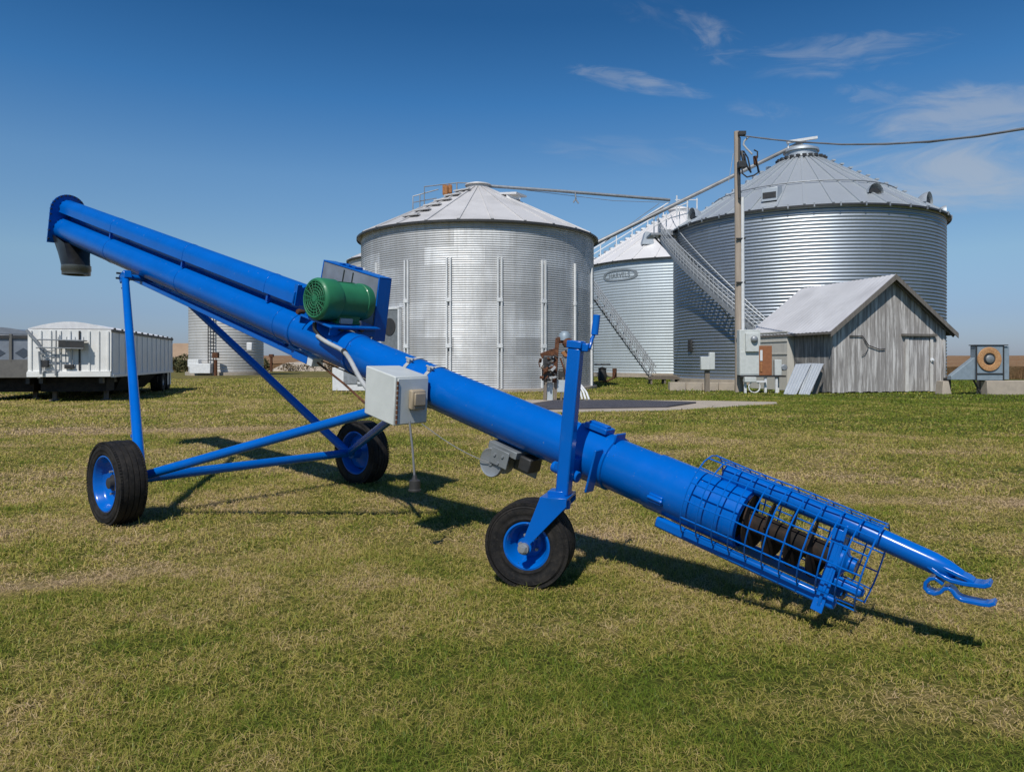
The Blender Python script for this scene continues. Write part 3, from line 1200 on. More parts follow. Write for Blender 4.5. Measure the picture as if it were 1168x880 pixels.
# motor, its table and belt guard
MS, MH = 1.315, .398
m = MB()
c0 = L(MS, -.29, MH)
m.lathe(c0, nn, [(.150, .006), (.160, 0), (.176, .012), (.182, .03), (.182, .175), (.176, .185), (.163, .188), (.163, .46), (.168, .465), (.168, .50),
                 (.155, .545), (.08, .56), (.04, .56), (.04, .62), (0, .62)], 56)
m.box(L(MS, -.03, MH + .163), (.012, .26, .012), TF)
m.box(L(MS - .10, -.03, MH + .132), (.01, .26, .02), TF)
mot = m.build('motor', 'green', aug)
m = MB()
m.lathe(L(MS, -.27, MH), nn, [(0, 0), (.16, 0)], 40)
m.build('fan_recess', 'grille', mot)
m = MB()
for r_ in (.030, .056, .082, .108, .134, .152):
    m.torus(L(MS, -.285, MH), nn, r_, .0045, 40, 6)
for i in range(18):
    t = 2 * math.pi * i / 18
    d = aa * math.cos(t) + ww * math.sin(t)
    m.tube([L(MS, -.285, MH) + d * .02, L(MS, -.285, MH) + d * .155], .004, 6)
m.lathe(L(MS, -.292, MH), nn, [(0, 0), (.026, 0), (.026, .01)], 20)
m.build('fan_grille', 'green', mot)
m = MB()
m.box(L(MS, .02, MH - .175), (.25, .25, .02), TF)
m.box(L(MS - .09, .02, MH - .135), (.05, .24, .06), TF)
m.box(L(MS + .09, .02, MH - .135), (.05, .24, .06), TF)
m.build('motor_foot', 'green', mot, bevel=.004)
m = MB()
m.box(L(MS + .13, -.02, MH - .155), (.03, .13, .05), TF)
m.build('terminal_box', 'conduit', mot, bevel=.006)
m = MB()
m.box(L(MS + .0, .03, .203), (.46, .54, .020), TF)
tb = m.build('motor_table', 'blue', aug, bevel=.004)


def saddle(s, kl, kr):
    pr = [L(s, kl, .193), L(s, kl, .12)]
    a0, a1 = math.asin(.10 / .172), None
    for i in range(13):
        t = math.pi - R(42) - (math.pi - R(84)) * i / 12
        pr.append(L(s, .170 * math.cos(t), .170 * math.sin(t)))
    pr += [L(s, kr, .12), L(s, kr, .193)]
    return pr


for s in (1.02, 1.47):
    m = MB()
    m.prism(saddle(s, -.20, .30), aa * .014)
    m.build('motor_saddle', 'blue', tb, bevel=.002)
for k in (-.10, .12):
    m = MB()
    m.tube([L(1.47, k, .185), L(1.515, k, .185)], .024, 6)
    m.build('saddle_bolt', 'dark_steel', tb)
m = MB()   # guard: an open-backed folded box
gx = (.43, 1.31, .38, .53, .05, .645)
s0, s1, k0, k1, h0, h1 = gx
m.prism([L(s0, k0, h1), L(s1, k0, h1), L(s1, k1, h1), L(s0, k1, h1)], ww * -.014)
m.prism([L(s1, k0, h1 - .014), L(s1, k1, h1 - .014), L(s1 + .06, k1, h0), L(s1 + .06, k0, h0)], aa * -.014)
m.prism([L(s0, k0, h1 - .014), L(s0, k1, h1 - .014), L(s0, k1, h0), L(s0, k0, h0)], aa * .012)
m.prism([L(s0, k1 - .012, h1 - .014), L(s1, k1 - .012, h1 - .014), L(s1 + .06, k1 - .012, h0), L(s0, k1 - .012, h0)], nn * .010)
gd = m.build('belt_guard', 'blue', aug, bevel=.003)
m = MB()
m.prism([L(s0 + .014, k0 + .004, h1 - .018), L(s1 - .016, k0 + .004, h1 - .018), L(s1 + .02, k0 + .004, h0 + .02), L(s0 + .014, k0 + .004, h0 + .02)], nn * .012)
m.build('guard_panel', 'steel', gd)
m = MB()
for s in (.78, .92):
    m.box(L(s, k0 + .0035, .53), (.016, .006, .16), TF)
m.build('guard_slot', 'grille', gd)
m = MB()
for s in (.66, .76, .86):
    m.box(L(s, k0 + .09, h1 + .008), (.05, .10, .014), TF)
m.build('guard_hinge', 'blue', gd, bevel=.003)
# rusty drain plug and clip beside the drive tube
m = MB()
m.lathe(L(.93, -.15, .20), -nn, [(.02, -.05), (.028, 0), (.022, .02), (0, .022)], 14)
m.build('end_plug', 'rust', up)
m = MB()
m.box(L(.80, -.11, .33), (.05, .05, .2), TF)
m.tube([L(.80, -.14, .36), L(.80, -.14, .25)], .012, 8)
m.build('drive_bracket', 'blue', up, bevel=.006)

# control box
ax = 9
bz = (V((0, 0, 1)) + uu * .06).normalized()
bu = (uu * math.cos(R(13.5)) - V((0, 0, math.sin(R(13.5)))))
bn = nn
tfc = onplane(451, 429.5, -.52)
def BX(i, j, k):
    """i along the tube from the front top corner, j to the back, k down"""
    return tfc + bu * i + bn * j - bz * k
m = MB()
bl, bw, bh = .335, .33, .355
vs_ = [BX(i, j, k) for k in (bh, 0) for j in (0, bw) for i in (-bl, 0)]
m.add(vs_, [(0, 2, 3, 1), (4, 5, 7, 6), (0, 1, 5, 4), (2, 6, 7, 3), (0, 4, 6, 2), (1, 3, 7, 5)])
cb_ = m.build('control_box', 'cream_box', aug, bevel=.008)
m = MB()
dcn = [BX(.0, .02, .012), BX(.0, bw - .012, .012), BX(.0, bw - .012, bh - .012), BX(.0, .02, bh - .012)]
m.prism(dcn, bu * .012)
m.build('box_door', 'cream_box', cb_, bevel=.004)
m = MB()
for i in range(9):
    k = .03 + i * .035
    m.tube([BX(.016, .012, k), BX(.016, .012, k + .026)], .008, 8)
m.build('hinge', 'rust', cb_)
m = MB()
m.prism([BX(.012, .12, .09), BX(.012, .26, .09), BX(.012, .26, .235), BX(.012, .12, .235)], bu * .045)
sw = m.build('switch', 'tan', cb_, bevel=.012)
m = MB()
m.prism([BX(.057, .135, .105), BX(.057, .245, .105), BX(.057, .245, .20), BX(.057, .135, .20)], bu * .016)
m.build('switch_cover', 'tan', sw, bevel=.008)
for s in (2.40, 2.64):
    m = MB()
    m.lathe(L(s, 0, 0), aa, [(RT, -.016), (RT + .007, -.016), (RT + .007, .016), (RT, .016)], 48)
    m.box(L(s, -.09, .155), (.035, .05, .03), TF)
    m.tube([L(s - .04, -.10, .165), L(s + .04, -.10, .165)], .008, 8)
    m.build('box_strap', 'conduit', aug)
# conduit from motor to box
m = MB()
cpts = [(362, 383, -.20), (372, 390, -.205), (382, 395, -.21), (392, 400, -.24), (399, 409, -.30), (405, 421, -.36), (412, 434, -.40), (424, 450, -.42)]
P3 = [onplane(*c) for c in cpts]
fine = []
for i in range(len(P3) - 1):
    for k in range(5):
        fine.append(P3[i].lerp(P3[i + 1], k / 5))
sm = [fine[0]] + [(fine[max(0, i - 2)] + fine[i] + fine[min(len(fine) - 1, i + 2)]) / 3 for i in range(1, len(fine) - 1)] + [fine[-1]]
m.tube(sm, [.018 + .0015 * (i % 2) for i in range(len(sm))], 12)
m.build('conduit', 'conduit', aug)
m = MB()
m.tube([P3[0] - nn * -.02, P3[0] + V((-.03, .02, .06)), P3[0] + V((-.03, .02, .12))], .018, 10)
m.tube([P3[3], P3[3].lerp(P3[4], .25)], .024, 12)
m.build('conduit_fitting', 'dark_steel', aug)
# cables: lift cable, hanging plug
m = MB()
m.tube([L(1.12, 0, -.225), L(1.6, -.05, -.28), L(2.1, -.15, -.33)], .010, 8)
m.tube([L(1.12, .04, -.21), L(1.9, .05, -.20)], .006, 8)
m.build('lift_cable', 'rust', aug)
m = MB()
a0 = onplane(481, 483, -.3)
b0 = onplane(566, 531, -.15)
m.tube([a0.lerp(b0, i / 10) - V((0, 0, .03 * math.sin(math.pi * i / 10))) for i in range(11)], .0035, 6)
m.build('winch_cable', 'cable', aug)
m = MB()
h0_ = onplane(467, 480, -.42)
h1_ = onplane(473, 546, -.42)
m.tube([h0_, h0_.lerp(h1_, .5) + V((.004, 0, 0)), h1_], .008, 8)
pl = m.build('hanging_cord', 'cable', aug)
m = MB()
m.lathe(h1_ + V((0, 0, .0)), (0, 0, -1), [(.012, -.03), (.02, 0), (.040, .012), (.040, .07), (.046, .075), (.046, .085), (0, .085)], 20)
m.build('cord_plug', 'dark_steel', pl)


# ================================================================== THE BINS
def bin_wall(parent, C, r, z0, z1, pitch, amp, mat, seg=112, sub=6, name='wall'):
    m = MB()
    n = int(round((z1 - z0) / pitch)) * sub
    m.uv = []
    for i in range(n + 1):
        z = z0 + (z1 - z0) * i / n
        rr = r + amp * math.cos(2 * math.pi * i / sub)
        for k in range(seg + 1):
            t = 2 * math.pi * k / seg + math.pi / 2
            m.v.append((C[0] + rr * math.cos(t), C[1] + rr * math.sin(t), z))
            m.uv.append((k / seg * 2 * math.pi * r, z))
    for i in range(n):
        for k in range(seg):
            a = i * (seg + 1) + k
            m.f.append([a, a + 1, a + seg + 2, a + seg + 1])
            m.r.append(.5)
    return m.build(name, mat, parent, ang=80)


def bin_roof(parent, C, r, z1, zc, rc, mat, ribs=24, over=.14, capm=None, cap_h=.35, rib_w=.07, ang0=0., name='roof', hoop=False):
    """cone roof in slightly sagging sheets with raised ribs, plus the eave and the cap"""
    m = MB()
    m.uv = None
    ro = r + over
    slope = (zc - z1) / (r - rc)
    ze = z1 - over * slope
    seg = ribs * 4
    rad = [ro, r * .8, r * .55, r * .3, rc]
    for rr in rad:
        for k in range(seg):
            t = ang0 + 2 * math.pi * k / seg
            z = z1 + (r - rr) * slope - .02 * math.sin(math.pi * (k % 4) / 4) * (rr / r)
            m.v.append((C[0] + rr * math.cos(t), C[1] + rr * math.sin(t), z))
    for i in range(len(rad) - 1):
        for k in range(seg):
            k2 = (k + 1) % seg
            m.f.append([i * seg + k, i * seg + k2, (i + 1) * seg + k2, (i + 1) * seg + k])
            m.r.append(.5)
    # ribs
    for k in range(ribs):
        t = ang0 + 2 * math.pi * k / ribs
        d = V((math.cos(t), math.sin(t), 0))
        p0 = V((C[0], C[1], 0)) + d * ro + V((0, 0, ze + .02))
        p1 = V((C[0], C[1], 0)) + d * rc + V((0, 0, zc + .02))
        m.beam(p0, p1, rib_w, .13, V((0, 0, 1)).cross(p1 - p0))
        m.v and None
    o = m.build(name, mat, parent, ang=25)
    m = MB()
    m.lathe((C[0], C[1], 0), (0, 0, 1), [(ro - .01, ze - .10), (ro + .02, ze - .10), (ro + .02, ze + .0), (ro - .01, ze + .01)], seg)
    m.build('eave', 'dark_steel', o)
    m = MB()
    m.lathe((C[0], C[1], 0), (0, 0, 1), [(rc + .04, zc - .05), (rc + .04, zc + cap_h * .5), (rc + .16, zc + cap_h * .5), (rc + .14, zc + cap_h * .7), (rc * .6, zc + cap_h), (0, zc + cap_h)], 32)
    m.build('cap', capm or mat, o)
    return o


def roofp(C, r, z1, zc, rc, ang, frac, up=0.):
    """a point on a cone roof: ang, and frac 0 at the eave to 1 at the cap"""
    rr = r + (rc - r) * frac
    return V((C[0] + rr * math.cos(ang), C[1] + rr * math.sin(ang), z1 + (zc - z1) * frac + up))


def facing(C):
    return math.atan2(-C[1], -C[0])


# ---- old silver bin in the middle
C1, R1 = (-1.78, 37.95), 6.05
b1 = thing('grain_bin', (C1[0], C1[1], 0), 'old silver grain bin with upright stiffeners and a grey door, behind the green motor', 'grain bin', 'grain bins of the farm')
bin_wall(b1, C1, R1, .12, 7.72, .1016, .012, 'bin_a', 120, 6)
f1 = facing(C1)
rf1 = bin_roof(b1, C1, R1, 7.74, 10.45, .55, 'roof_a', 26, .22, None, .30, .06, f1 + .1)
m = MB()
m.lathe((C1[0], C1[1], 0), (0, 0, 1), [(R1 - .3, 0), (R1 + .18, 0), (R1 + .18, .13), (R1 - .3, .135)], 80)
m.build('foundation', 'concrete', b1)
half = 132.5
for px, dbl in ((424, 0), (441, 0), (475, 1), (517, 1), (566, 1), (610, 1), (645, 0), (668, 0)):
    t = f1 + math.asin(max(-.995, min(.995, (px - 545.5) / half)))
    d = V((math.cos(t), math.sin(t), 0))
    tg = V((-d.y, d.x, 0))
    m = MB()
    zt = 6.0 + random.uniform(-.1, .1)
    for o_ in ((-.085, .085) if dbl else (0,)):
        m.box(V((C1[0], C1[1], (zt + .15) / 2)) + d * (R1 + .065) + tg * o_, (.10, .07, zt - .15), (d, tg, V((0, 0, 1))))
    for z in (2.05, 4.1):
        m.box(V((C1[0], C1[1], z)) + d * (R1 + .07), (.12, .26 if dbl else .12, .16), (d, tg, V((0, 0, 1))))
    m.build('stiffener', 'white_metal', b1)
t = f1 + math.asin((458 - 545.5) / half)
d = V((math.cos(t), math.sin(t), 0))
tg = V((-d.y, d.x, 0))
cdr = V((C1[0], C1[1], 2.5)) + d * (R1 + .06)
m = MB()
m.box(cdr, (.14, 1.12, 2.5), (d, tg, V((0, 0, 1))))
dr = m.build('door', 'grey_paint', b1, bevel=.01)
m = MB()
m.box(cdr + tg * .62 + d * .02, (.16, .1, 2.6), (d, tg, V((0, 0, 1))))
m.box(cdr - tg * .62 + d * .02, (.16, .1, 2.6), (d, tg, V((0, 0, 1))))
m.box(cdr + V((0, 0, 1.3)) + d * .02, (.16, 1.34, .1), (d, tg, V((0, 0, 1))))
m.build('door_frame', 'white_metal', dr)
m = MB()
m.tube([cdr + d * .08 + V((0, 0, .45)), cdr + d * .10 + V((0, 0, .45))], .40, 28)
m.build('door_port', 'dark_steel', dr)
# roof hatch, ladder steps, rail
m = MB()
for k, px in enumerate((462, 474, 486, 497, 507, 516)):
    fr = .12 + k * .145
    q = roofp(C1, R1, 7.74, 10.45, .55, f1 - .62, fr, .08)
    dd = V((math.cos(f1 - .62), math.sin(f1 - .62), 0))
    m.box(q, (.28, .95, .06), (dd, V((-dd.y, dd.x, 0)), V((0, 0, 1))))
m.build('roof_step', 'roof_a', rf1)
hq = roofp(C1, R1, 7.74, 10.45, .55, f1 + .95, .70, .22)
hd = V((math.cos(f1 + .95), math.sin(f1 + .95), -.1)).normalized()
m = MB()
m.box(hq, (1.0, 1.0, .10), basis(hd, V((0, 0, 1)).cross(hd)))
m.box(hq - V((0, 0, .18)), (.7, .7, .25))
m.build('roof_hatch', 'roof_c', rf1)
m = MB()
rl = [P(471, 240, 37.5), P(476, 217, 37.5), P(503, 210, 37.5), P(545, 209, 37.5)]
m.tube([P(471, 239, 37.2), P(471, 224, 37.2), P(500, 216, 37.6)], .03, 6)
m.tube([P(471, 231, 37.2), P(498, 226, 37.6)], .025, 6)
m.tube([P(484, 235, 37.3), P(484, 213, 37.3), P(522, 208.5, 37.9), P(545, 209, 38)], .03, 6)
m.tube([P(479, 237, 37.2), P(479, 222, 37.2)], .025, 6)
m.tube([P(521, 218, 37.9), P(521, 208, 37.9)], .04, 6)
m.build('roof_rail', 'cable', rf1)
m = MB()
m.box(P(508, 217, 37.6), (.28, .3, .5))
m.box(P(513.5, 216, 37.7), (.2, .3, .45))
m.build('vent_motor', 'rust_pale', rf1, bevel=.03)

# ---- big bin on the right
C2, R2 = (18.84, 46.85), 8.12
b2 = thing('grain_bin', (C2[0], C2[1], 0), 'large blue grey ribbed grain bin with a spiral stair, behind the weathered wooden shed', 'grain bin', 'grain bins of the farm')
bin_wall(b2, C2, R2, .3, 9.98, .19, .019, 'bin_b', 140, 8)
f2 = facing(C2)
RC2, ZC2 = .95, 14.55
rf2 = bin_roof(b2, C2, R2, 10.0, ZC2, RC2, 'roof_b', 36, .25, 'roof_b', .75, .11, f2 + .02)
m = MB()
m.lathe((C2[0], C2[1], 0), (0, 0, 1), [(R2 - .3, 0), (R2 + .2, 0), (R2 + .2, .30), (R2 - .3, .305)], 90)
m.build('foundation', 'concrete', b2)
for frac in (.36,):
    m = MB()
    rr = R2 + (RC2 - R2) * frac
    z = 10.0 + (ZC2 - 10.0) * frac + .13
    m.torus((C2[0], C2[1], z), (0, 0, 1), rr, .035, 90, 6)
    m.build('roof_hoop', 'steel', rf2)
m = MB()
rr = R2 + (RC2 - R2) * .93
m.torus((C2[0], C2[1], 10.0 + (ZC2 - 10.0) * .93 + .13), (0, 0, 1), rr, .045, 60, 6)
m.build('roof_hoop', 'steel', rf2)
for k in range(12):   # dark clips on the top ring
    t = f2 - 1.4 + 2.8 * k / 11
    m = MB()
    m.box(roofp(C2, R2, 10.0, ZC2, RC2, t, .93, .17), (.22, .22, .14))
    m.build('ring_clip', 'dark_steel', rf2)
for k in range(18):   # eave clips
    t = f2 - 1.35 + 2.7 * k / 17
    d = V((math.cos(t), math.sin(t), 0))
    m = MB()
    m.box(V((C2[0], C2[1], 9.80)) + d * (R2 + .27), (.08, .07, .22), (d, V((-d.y, d.x, 0)), V((0, 0, 1))))
    m.build('eave_clip', 'steel', rf2)


def box_vent(ang, frac):
    d = V((math.cos(ang), math.sin(ang), 0))
    tg = V((-d.y, d.x, 0))
    q = roofp(C2, R2, 10.0, ZC2, RC2, ang, frac)
    m = MB()
    m.prism([q + tg * -.45 + d * .45 + V((0, 0, -.2)), q + tg * -.45 + d * .45 + V((0, 0, .55)), q + tg * -.45 - d * .55 + V((0, 0, .78)), q + tg * -.45 - d * .6 + V((0, 0, .2))], tg * .9)
    v_ = m.build('roof_vent', 'roof_b', rf2, bevel=.02)
    m = MB()
    m.prism([q + tg * -.37 + d * .456 + V((0, 0, -.05)), q + tg * .37 + d * .456 + V((0, 0, -.05)), q + tg * .37 + d * .456 + V((0, 0, .30)), q + tg * -.37 + d * .456 + V((0, 0, .30))], d * .01)
    m.build('vent_mouth', 'dark_steel', v_)


def hood_vent(ang, frac, r=.62):
    """a half-dome hood with its mouth towards the eave"""
    d = V((math.cos(ang), math.sin(ang), 0))
    tg = V((-d.y, d.x, 0))
    q = roofp(C2, R2, 10.0, ZC2, RC2, ang, frac)
    m = MB()
    vs_, fs_ = [], []
    nu, nv = 14, 8
    for j in range(nv + 1):
        b = math.pi / 2 * j / nv
        for i in range(nu + 1):
            a = math.pi * i / nu
            rad = r * math.cos(b)
            vs_.append(q + tg * (rad * math.cos(a)) + V((0, 0, rad * math.sin(a) * 1.15 - .1)) + d * (.35 - 1.3 * r * math.sin(b)))
    for j in range(nv):
        for i in range(nu):
            a_ = j * (nu + 1) + i
            fs_.append((a_, a_ + 1, a_ + nu + 2, a_ + nu + 1))
    m.add(vs_, fs_)
    v_ = m.build('roof_vent', 'roof_b', rf2)
    m = MB()
    m.prism([q + tg * (r * .85 * math.cos(math.pi * i / 12)) + d * .22 + V((0, 0, r * .62 * math.sin(math.pi * i / 12) - .08)) for i in range(13)], d * .01)
    m.build('vent_mouth', 'dark_steel', v_)


box_vent(f2 - .22, .13)
hood_vent(f2 - .97, .10, .55)
hood_vent(f2 + .56, .17, .46)
hood_vent(f2 + 1.12, .12, .55)
hood_vent(f2 + 1.42, .05, .42)
m = MB()
for k in range(9):
    q = roofp(C2, R2, 10.0, ZC2, RC2, f2 + 1.28, .30 + .07 * k, .16)
    m.box(q, (.2, .35, .1))
for k in range(11):
    q = roofp(C2, R2, 10.0, ZC2, RC2, f2 - 1.42, .25 + .06 * k, .18)
    m.box(q, (.25, .3, .16))
m.build('roof_step', 'roof_b', rf2)
m = MB()
pk = V((C2[0], C2[1], ZC2 + .75))
m.tube([pk + V((0, 0, -.1)), pk + V((0, 0, .35))], .10, 10)
m.beam(pk + V((-1.0, -.2, .25)), pk + V((.95, -.2, .55)), .22, .16)
m.tube([pk + V((-.9, -.15, -.75)), pk + V((-.9, -.15, .25))], .05, 8)
m.build('fill_head', 'white_metal', rf2)

# spiral stair round the big bin
cdir = V((math.cos(f2), math.sin(f2), 0))
rdir = V((-cdir.y, cdir.x, 0))
st = MB()
ri, ro_ = R2 + .16, R2 + 1.02


def spt(phi, r, z):
    return V((C2[0], C2[1], 0)) + cdir * (r * math.cos(phi)) + rdir * (r * math.sin(phi)) + V((0, 0, z))


ph0, ph1 = R(-79), R(5)
zt0, zt1 = 10.15, .15


def szz(phi):
    lin_ = (phi - ph0) / (ph1 - ph0)
    sn = (math.sin(phi) - math.sin(ph0)) / (math.sin(ph1) - math.sin(ph0))
    return zt0 + (zt1 - zt0) * (.45 * lin_ + .55 * sn)


N = 60
m = MB()
for r in (ri, ro_):
    m.strip([spt(ph0 + (ph1 - ph0) * i / N, r, szz(ph0 + (ph1 - ph0) * i / N) - .05) for i in range(N + 1)], (0, 0, 1), .30, .04)
stair = m.build('spiral_stair', 'steel', b2)
for hgt, rr_ in ((1.05, .032), (.78, .016), (.55, .022), (.30, .016)):
    m = MB()
    for r in ((ri, ro_) if hgt > 1 else (ro_,)):
        m.tube([spt(ph0 + (ph1 - ph0) * i / N, r, szz(ph0 + (ph1 - ph0) * i / N) + hgt) for i in range(N + 1)], rr_, 6)
    m.build('handrail', 'pale_steel', stair)
for i in range(44):
    phi = ph0 + (ph1 - ph0) * (i + .3) / 44
    m = MB()
    for r in (ro_,):
        m.tube([spt(phi, r, szz(phi) - .1), spt(phi, r, szz(phi) + 1.05)], .022, 6)
    m.build('baluster', 'pale_steel', stair)
for i in range(46):
    phi = ph0 + (ph1 - ph0) * (i + .5) / 46
    a_ = spt(phi, ri, szz(phi))
    b_ = spt(phi, ro_, szz(phi))
    m = MB()
    m.beam(a_, b_, .035, .24, (0, 0, 1))
    m.build('tread', 'steel', stair)
for i in range(6):
    phi = ph0 + (ph1 - ph0) * (i + .6) / 6
    m = MB()
    m.tube([spt(phi, R2, szz(phi) - 1.0), spt(phi, ro_, szz(phi) - .15)], .03, 6)
    m.build('stair_bracket', 'steel', stair)
# landing at the eave with its rails
m = MB()
LA = spt(ph0, R2 + .1, 10.1)
m.box(P(757, 269, 47.6), (2.0, 1.6, .14))
lnd = m.build('landing', 'steel', b2)
m = MB()
yl = 46.9
for px in (746, 760, 775, 785):
    m.tube([P(px, 270, yl), P(px, 243 if px < 770 else 236, yl)], .035, 6)
m.tube([P(746, 247, yl), P(760, 238, yl), P(775, 235, yl), P(785, 231, yl)], .035, 6)
m.tube([P(746, 258, yl), P(760, 250, yl), P(785, 243, yl)], .03, 6)
for px, y0_, y1_ in ((772, 250, 223), (784, 252, 224), (795, 248, 226)):
    m.tube([P(px, y0_, 48.6), P(px, y1_, 48.6)], .05, 6)
for yy in (228, 240):
    m.tube([P(770, yy, 48.6), P(796, yy, 48.6)], .035, 6)
m.build('landing_rail', 'white_metal', lnd)
m = MB()
m.tube([P(747, 271, 47), P(768, 293, 48)], .06, 6)
m.tube([P(759, 283, 48.2), P(768, 276, 48)], .05, 6)
m.build('landing_brace', 'dark_steel', lnd)

# ---- pale bin between the two
C3, R3 = (15.9, 68.2), 9.3
b3 = thing('grain_bin', (C3[0], C3[1], 0), 'pale grain bin with white roof and oval emblem, left of the big ribbed bin', 'grain bin', 'grain bins of the farm')
bin_wall(b3, C3, R3, .35, 10.05, .24, .016, 'bin_c', 120, 6)
f3 = facing(C3)
rf3 = bin_roof(b3, C3, R3, 10.1, 15.3, .9, 'roof_c', 30, .25, 'roof_c', .6, .10, f3)
m = MB()
m.lathe((C3[0], C3[1], 0), (0, 0, 1), [(R3 - .3, 0), (R3 + .25, 0), (R3 + .25, .35), (R3 - .3, .355)], 80)
m.build('foundation', 'concrete', b3)
# oval emblem, following the wall
cd3 = V((math.cos(f3), math.sin(f3), 0))
rd3 = V((-cd3.y, cd3.x, 0))


def onwall(arc, z, off):
    p = arc / R3
    return V((C3[0], C3[1], z)) + cd3 * ((R3 + off) * math.cos(p)) + rd3 * ((R3 + off) * math.sin(p))


arc0, zl = -5.35, 8.72


def oval(ax_, bz_, ax2, bz2, off):
    m = MB()
    n = 56
    vs_, fs_ = [], []
    for i in range(n):
        t = 2 * math.pi * i / n
        sq = lambda v, e: math.copysign(abs(v) ** e, v)
        for (A_, B_) in ((ax_, bz_), (ax2, bz2)):
            vs_.append(onwall(arc0 + A_ * sq(math.cos(t), .8), zl + B_ * sq(math.sin(t), .8), off))
    for i in range(n):
        j = (i + 1) % n
        fs_.append((i * 2, i * 2 + 1, j * 2 + 1, j * 2))
    return m.add(vs_, fs_)


em = oval(1.85, .50, 1.55, .36, .045).build('emblem', 'logo', b3)
cu = bpy.data.curves.new('lettering', 'FONT')
cu.body = 'HARVELS'
cu.size = .60
cu.align_x = 'CENTER'
cu.align_y = 'CENTER'
cu.extrude = 0
to = bpy.data.objects.new('lettering_tmp', cu)
COL.objects.link(to)
dg = bpy.context.evaluated_depsgraph_get()
tm = bpy.data.meshes.new_from_object(to.evaluated_get(dg))
vs_ = [onwall(arc0 + v.co.x * .93, zl + v.co.y * .92, .05) for v in tm.vertices]
fs_ = [tuple(p.vertices) for p in tm.polygons]
bpy.data.objects.remove(to)
m = MB()
m.add(vs_, fs_)
m.build('lettering', 'logo', em)
# white handrail up the left of its roof
m = MB()
ah = f3 - 1.25
hp_ = [roofp(C3, R3, 10.1, 15.3, .9, ah, fr, 1.15) for fr in (.02, .25, .5, .75, .98)]
m.tube(hp_, .06, 6)
m.tube([p - V((0, 0, .5)) for p in hp_], .045, 6)
for fr in (.02, .2, .38, .56, .74, .92):
    m.tube([roofp(C3, R3, 10.1, 15.3, .9, ah, fr, 0), roofp(C3, R3, 10.1, 15.3, .9, ah, fr, 1.15)], .05, 6)
m.build('roof_handrail', 'white_metal', rf3)
m = MB()
for k in range(16):
    m.box(roofp(C3, R3, 10.1, 15.3, .9, ah - .07, .03 + .06 * k, .16), (.35, .5, .16))
m.build('roof_step', 'white_metal', rf3)
q = roofp(C3, R3, 10.1, 15.3, .9, f3 - .42, .30, .2)
m = MB()
m.prism([q + V((-.55, -.6, -.4)), q + V((-.2, -.6, .75)), q + V((.35, -.6, .55)), q + V((.5, -.6, -.4))], V((0, 1.2, 0)))
m.build('roof_vent', 'roof_b', rf3, bevel=.03)

# straight stair against the pale bin
stt = thing('stair', P(745, 434, 55) * 1, 'steep grey truss stair rising to the left in front of the pale bin', 'stair')
stt.location.z = 0
A_, B_ = P(744, 433, 55.2), P(655, 309, 56.6)
dx_ = (B_ - A_).normalized()
for off in (-.45, .45):
    m = MB()
    o_ = V((0, off, 0))
    m.beam(A_ + o_, B_ + o_, .62, .06, (0, 0, 1))
    m.build('stringer', 'steel', stt)
    m = MB()
    m.tube([A_ + o_ + V((.2, 0, 1.0)), B_ + o_ + V((.2, 0, 1.0))], .05, 6)
    m.tube([A_ + o_ + V((.2, 0, .5)), B_ + o_ + V((.2, 0, .5))], .035, 6)
    for i in range(12):
        q = A_.lerp(B_, (i + .4) / 12) + o_
        m.tube([q, q + V((.2, 0, 1.0))], .04, 6)
    m.build('handrail', 'pale_steel', stt)
for i in range(34):
    q = A_.lerp(B_, (i + .5) / 34)
    m = MB()
    m.box(q, (.30, .9, .05))
    m.build('tread', 'steel' if i % 2 else 'dark_steel', stt)

# ---- small bin peeping out behind the silver bin, and the far one at left
C4, R4 = (-8.6, 60), 4.9
b4 = thing('grain_bin', (C4[0], C4[1], 0), 'bin mostly hidden behind the left edge of the old silver bin, eave showing', 'grain bin', 'grain bins of the farm')
bin_wall(b4, C4, R4, .1, 9.6, .26, .02, 'bin_far', 72, 4)
bin_roof(b4, C4, R4, 9.62, 11.9, .4, 'roof_a', 20, .18, None, .3, .08)
C5, R5 = (-27.9, 70.3), 3.42
b5 = thing('grain_bin', (C5[0], C5[1], 0), 'lone small silver bin seen under the raised tube, right of the white trailer', 'grain bin', 'grain bins of the farm')
bin_wall(b5, C5, R5, .15, 8.3, .26, .012, 'bin_far', 72, 6)
bin_roof(b5, C5, R5, 8.32, 10.0, .4, 'roof_a', 20, .15, None, .3, .08)
m = MB()
m.lathe((C5[0], C5[1], 0), (0, 0, 1), [(R5 - .3, 0), (R5 + .3, 0), (R5 + .3, .3), (R5 - .3, .305)], 60)
m.build('foundation', 'concrete', b5)
m = MB()
for dx in (-.25, .25):
    m.tube([P(240.5, 427, 66.6) + V((dx, 0, .2)), P(240.5, 340, 66.6) + V((dx, 0, 0))], .05, 6)
for k in range(20):
    z = .8 + k * .33
    q = P(240.5, 411, 66.6)
    m.tube([V((q.x - .25, q.y, z)), V((q.x + .25, q.y, z))], .03, 5)
m.build('ladder', 'dark_steel', b5)
m = MB()
q = P(285, 395, 67.4)
m.box(q, (.5, .4, .75))
m.build('hatch', 'white_metal', b5, bevel=.05)
m = MB()
m.box(P(230, 420, 66.3), (1.9, .8, .9))
m.box(P(222, 414, 66.3), (1.0, .7, .7))
tag(m.build('control_cabinet', 'white_metal', bevel=.03), 'low pale equipment box at the foot of the lone far bin', 'cabinet')
m = MB()
m.tube([P(246, 429, 66), P(246, 410, 66)], .16, 8)
m.box(P(246, 405, 66), (.5, .4, .5))
tag(m.build('gas_meter', 'rust'), 'rust coloured post with a block at the foot of the lone far bin', 'post')

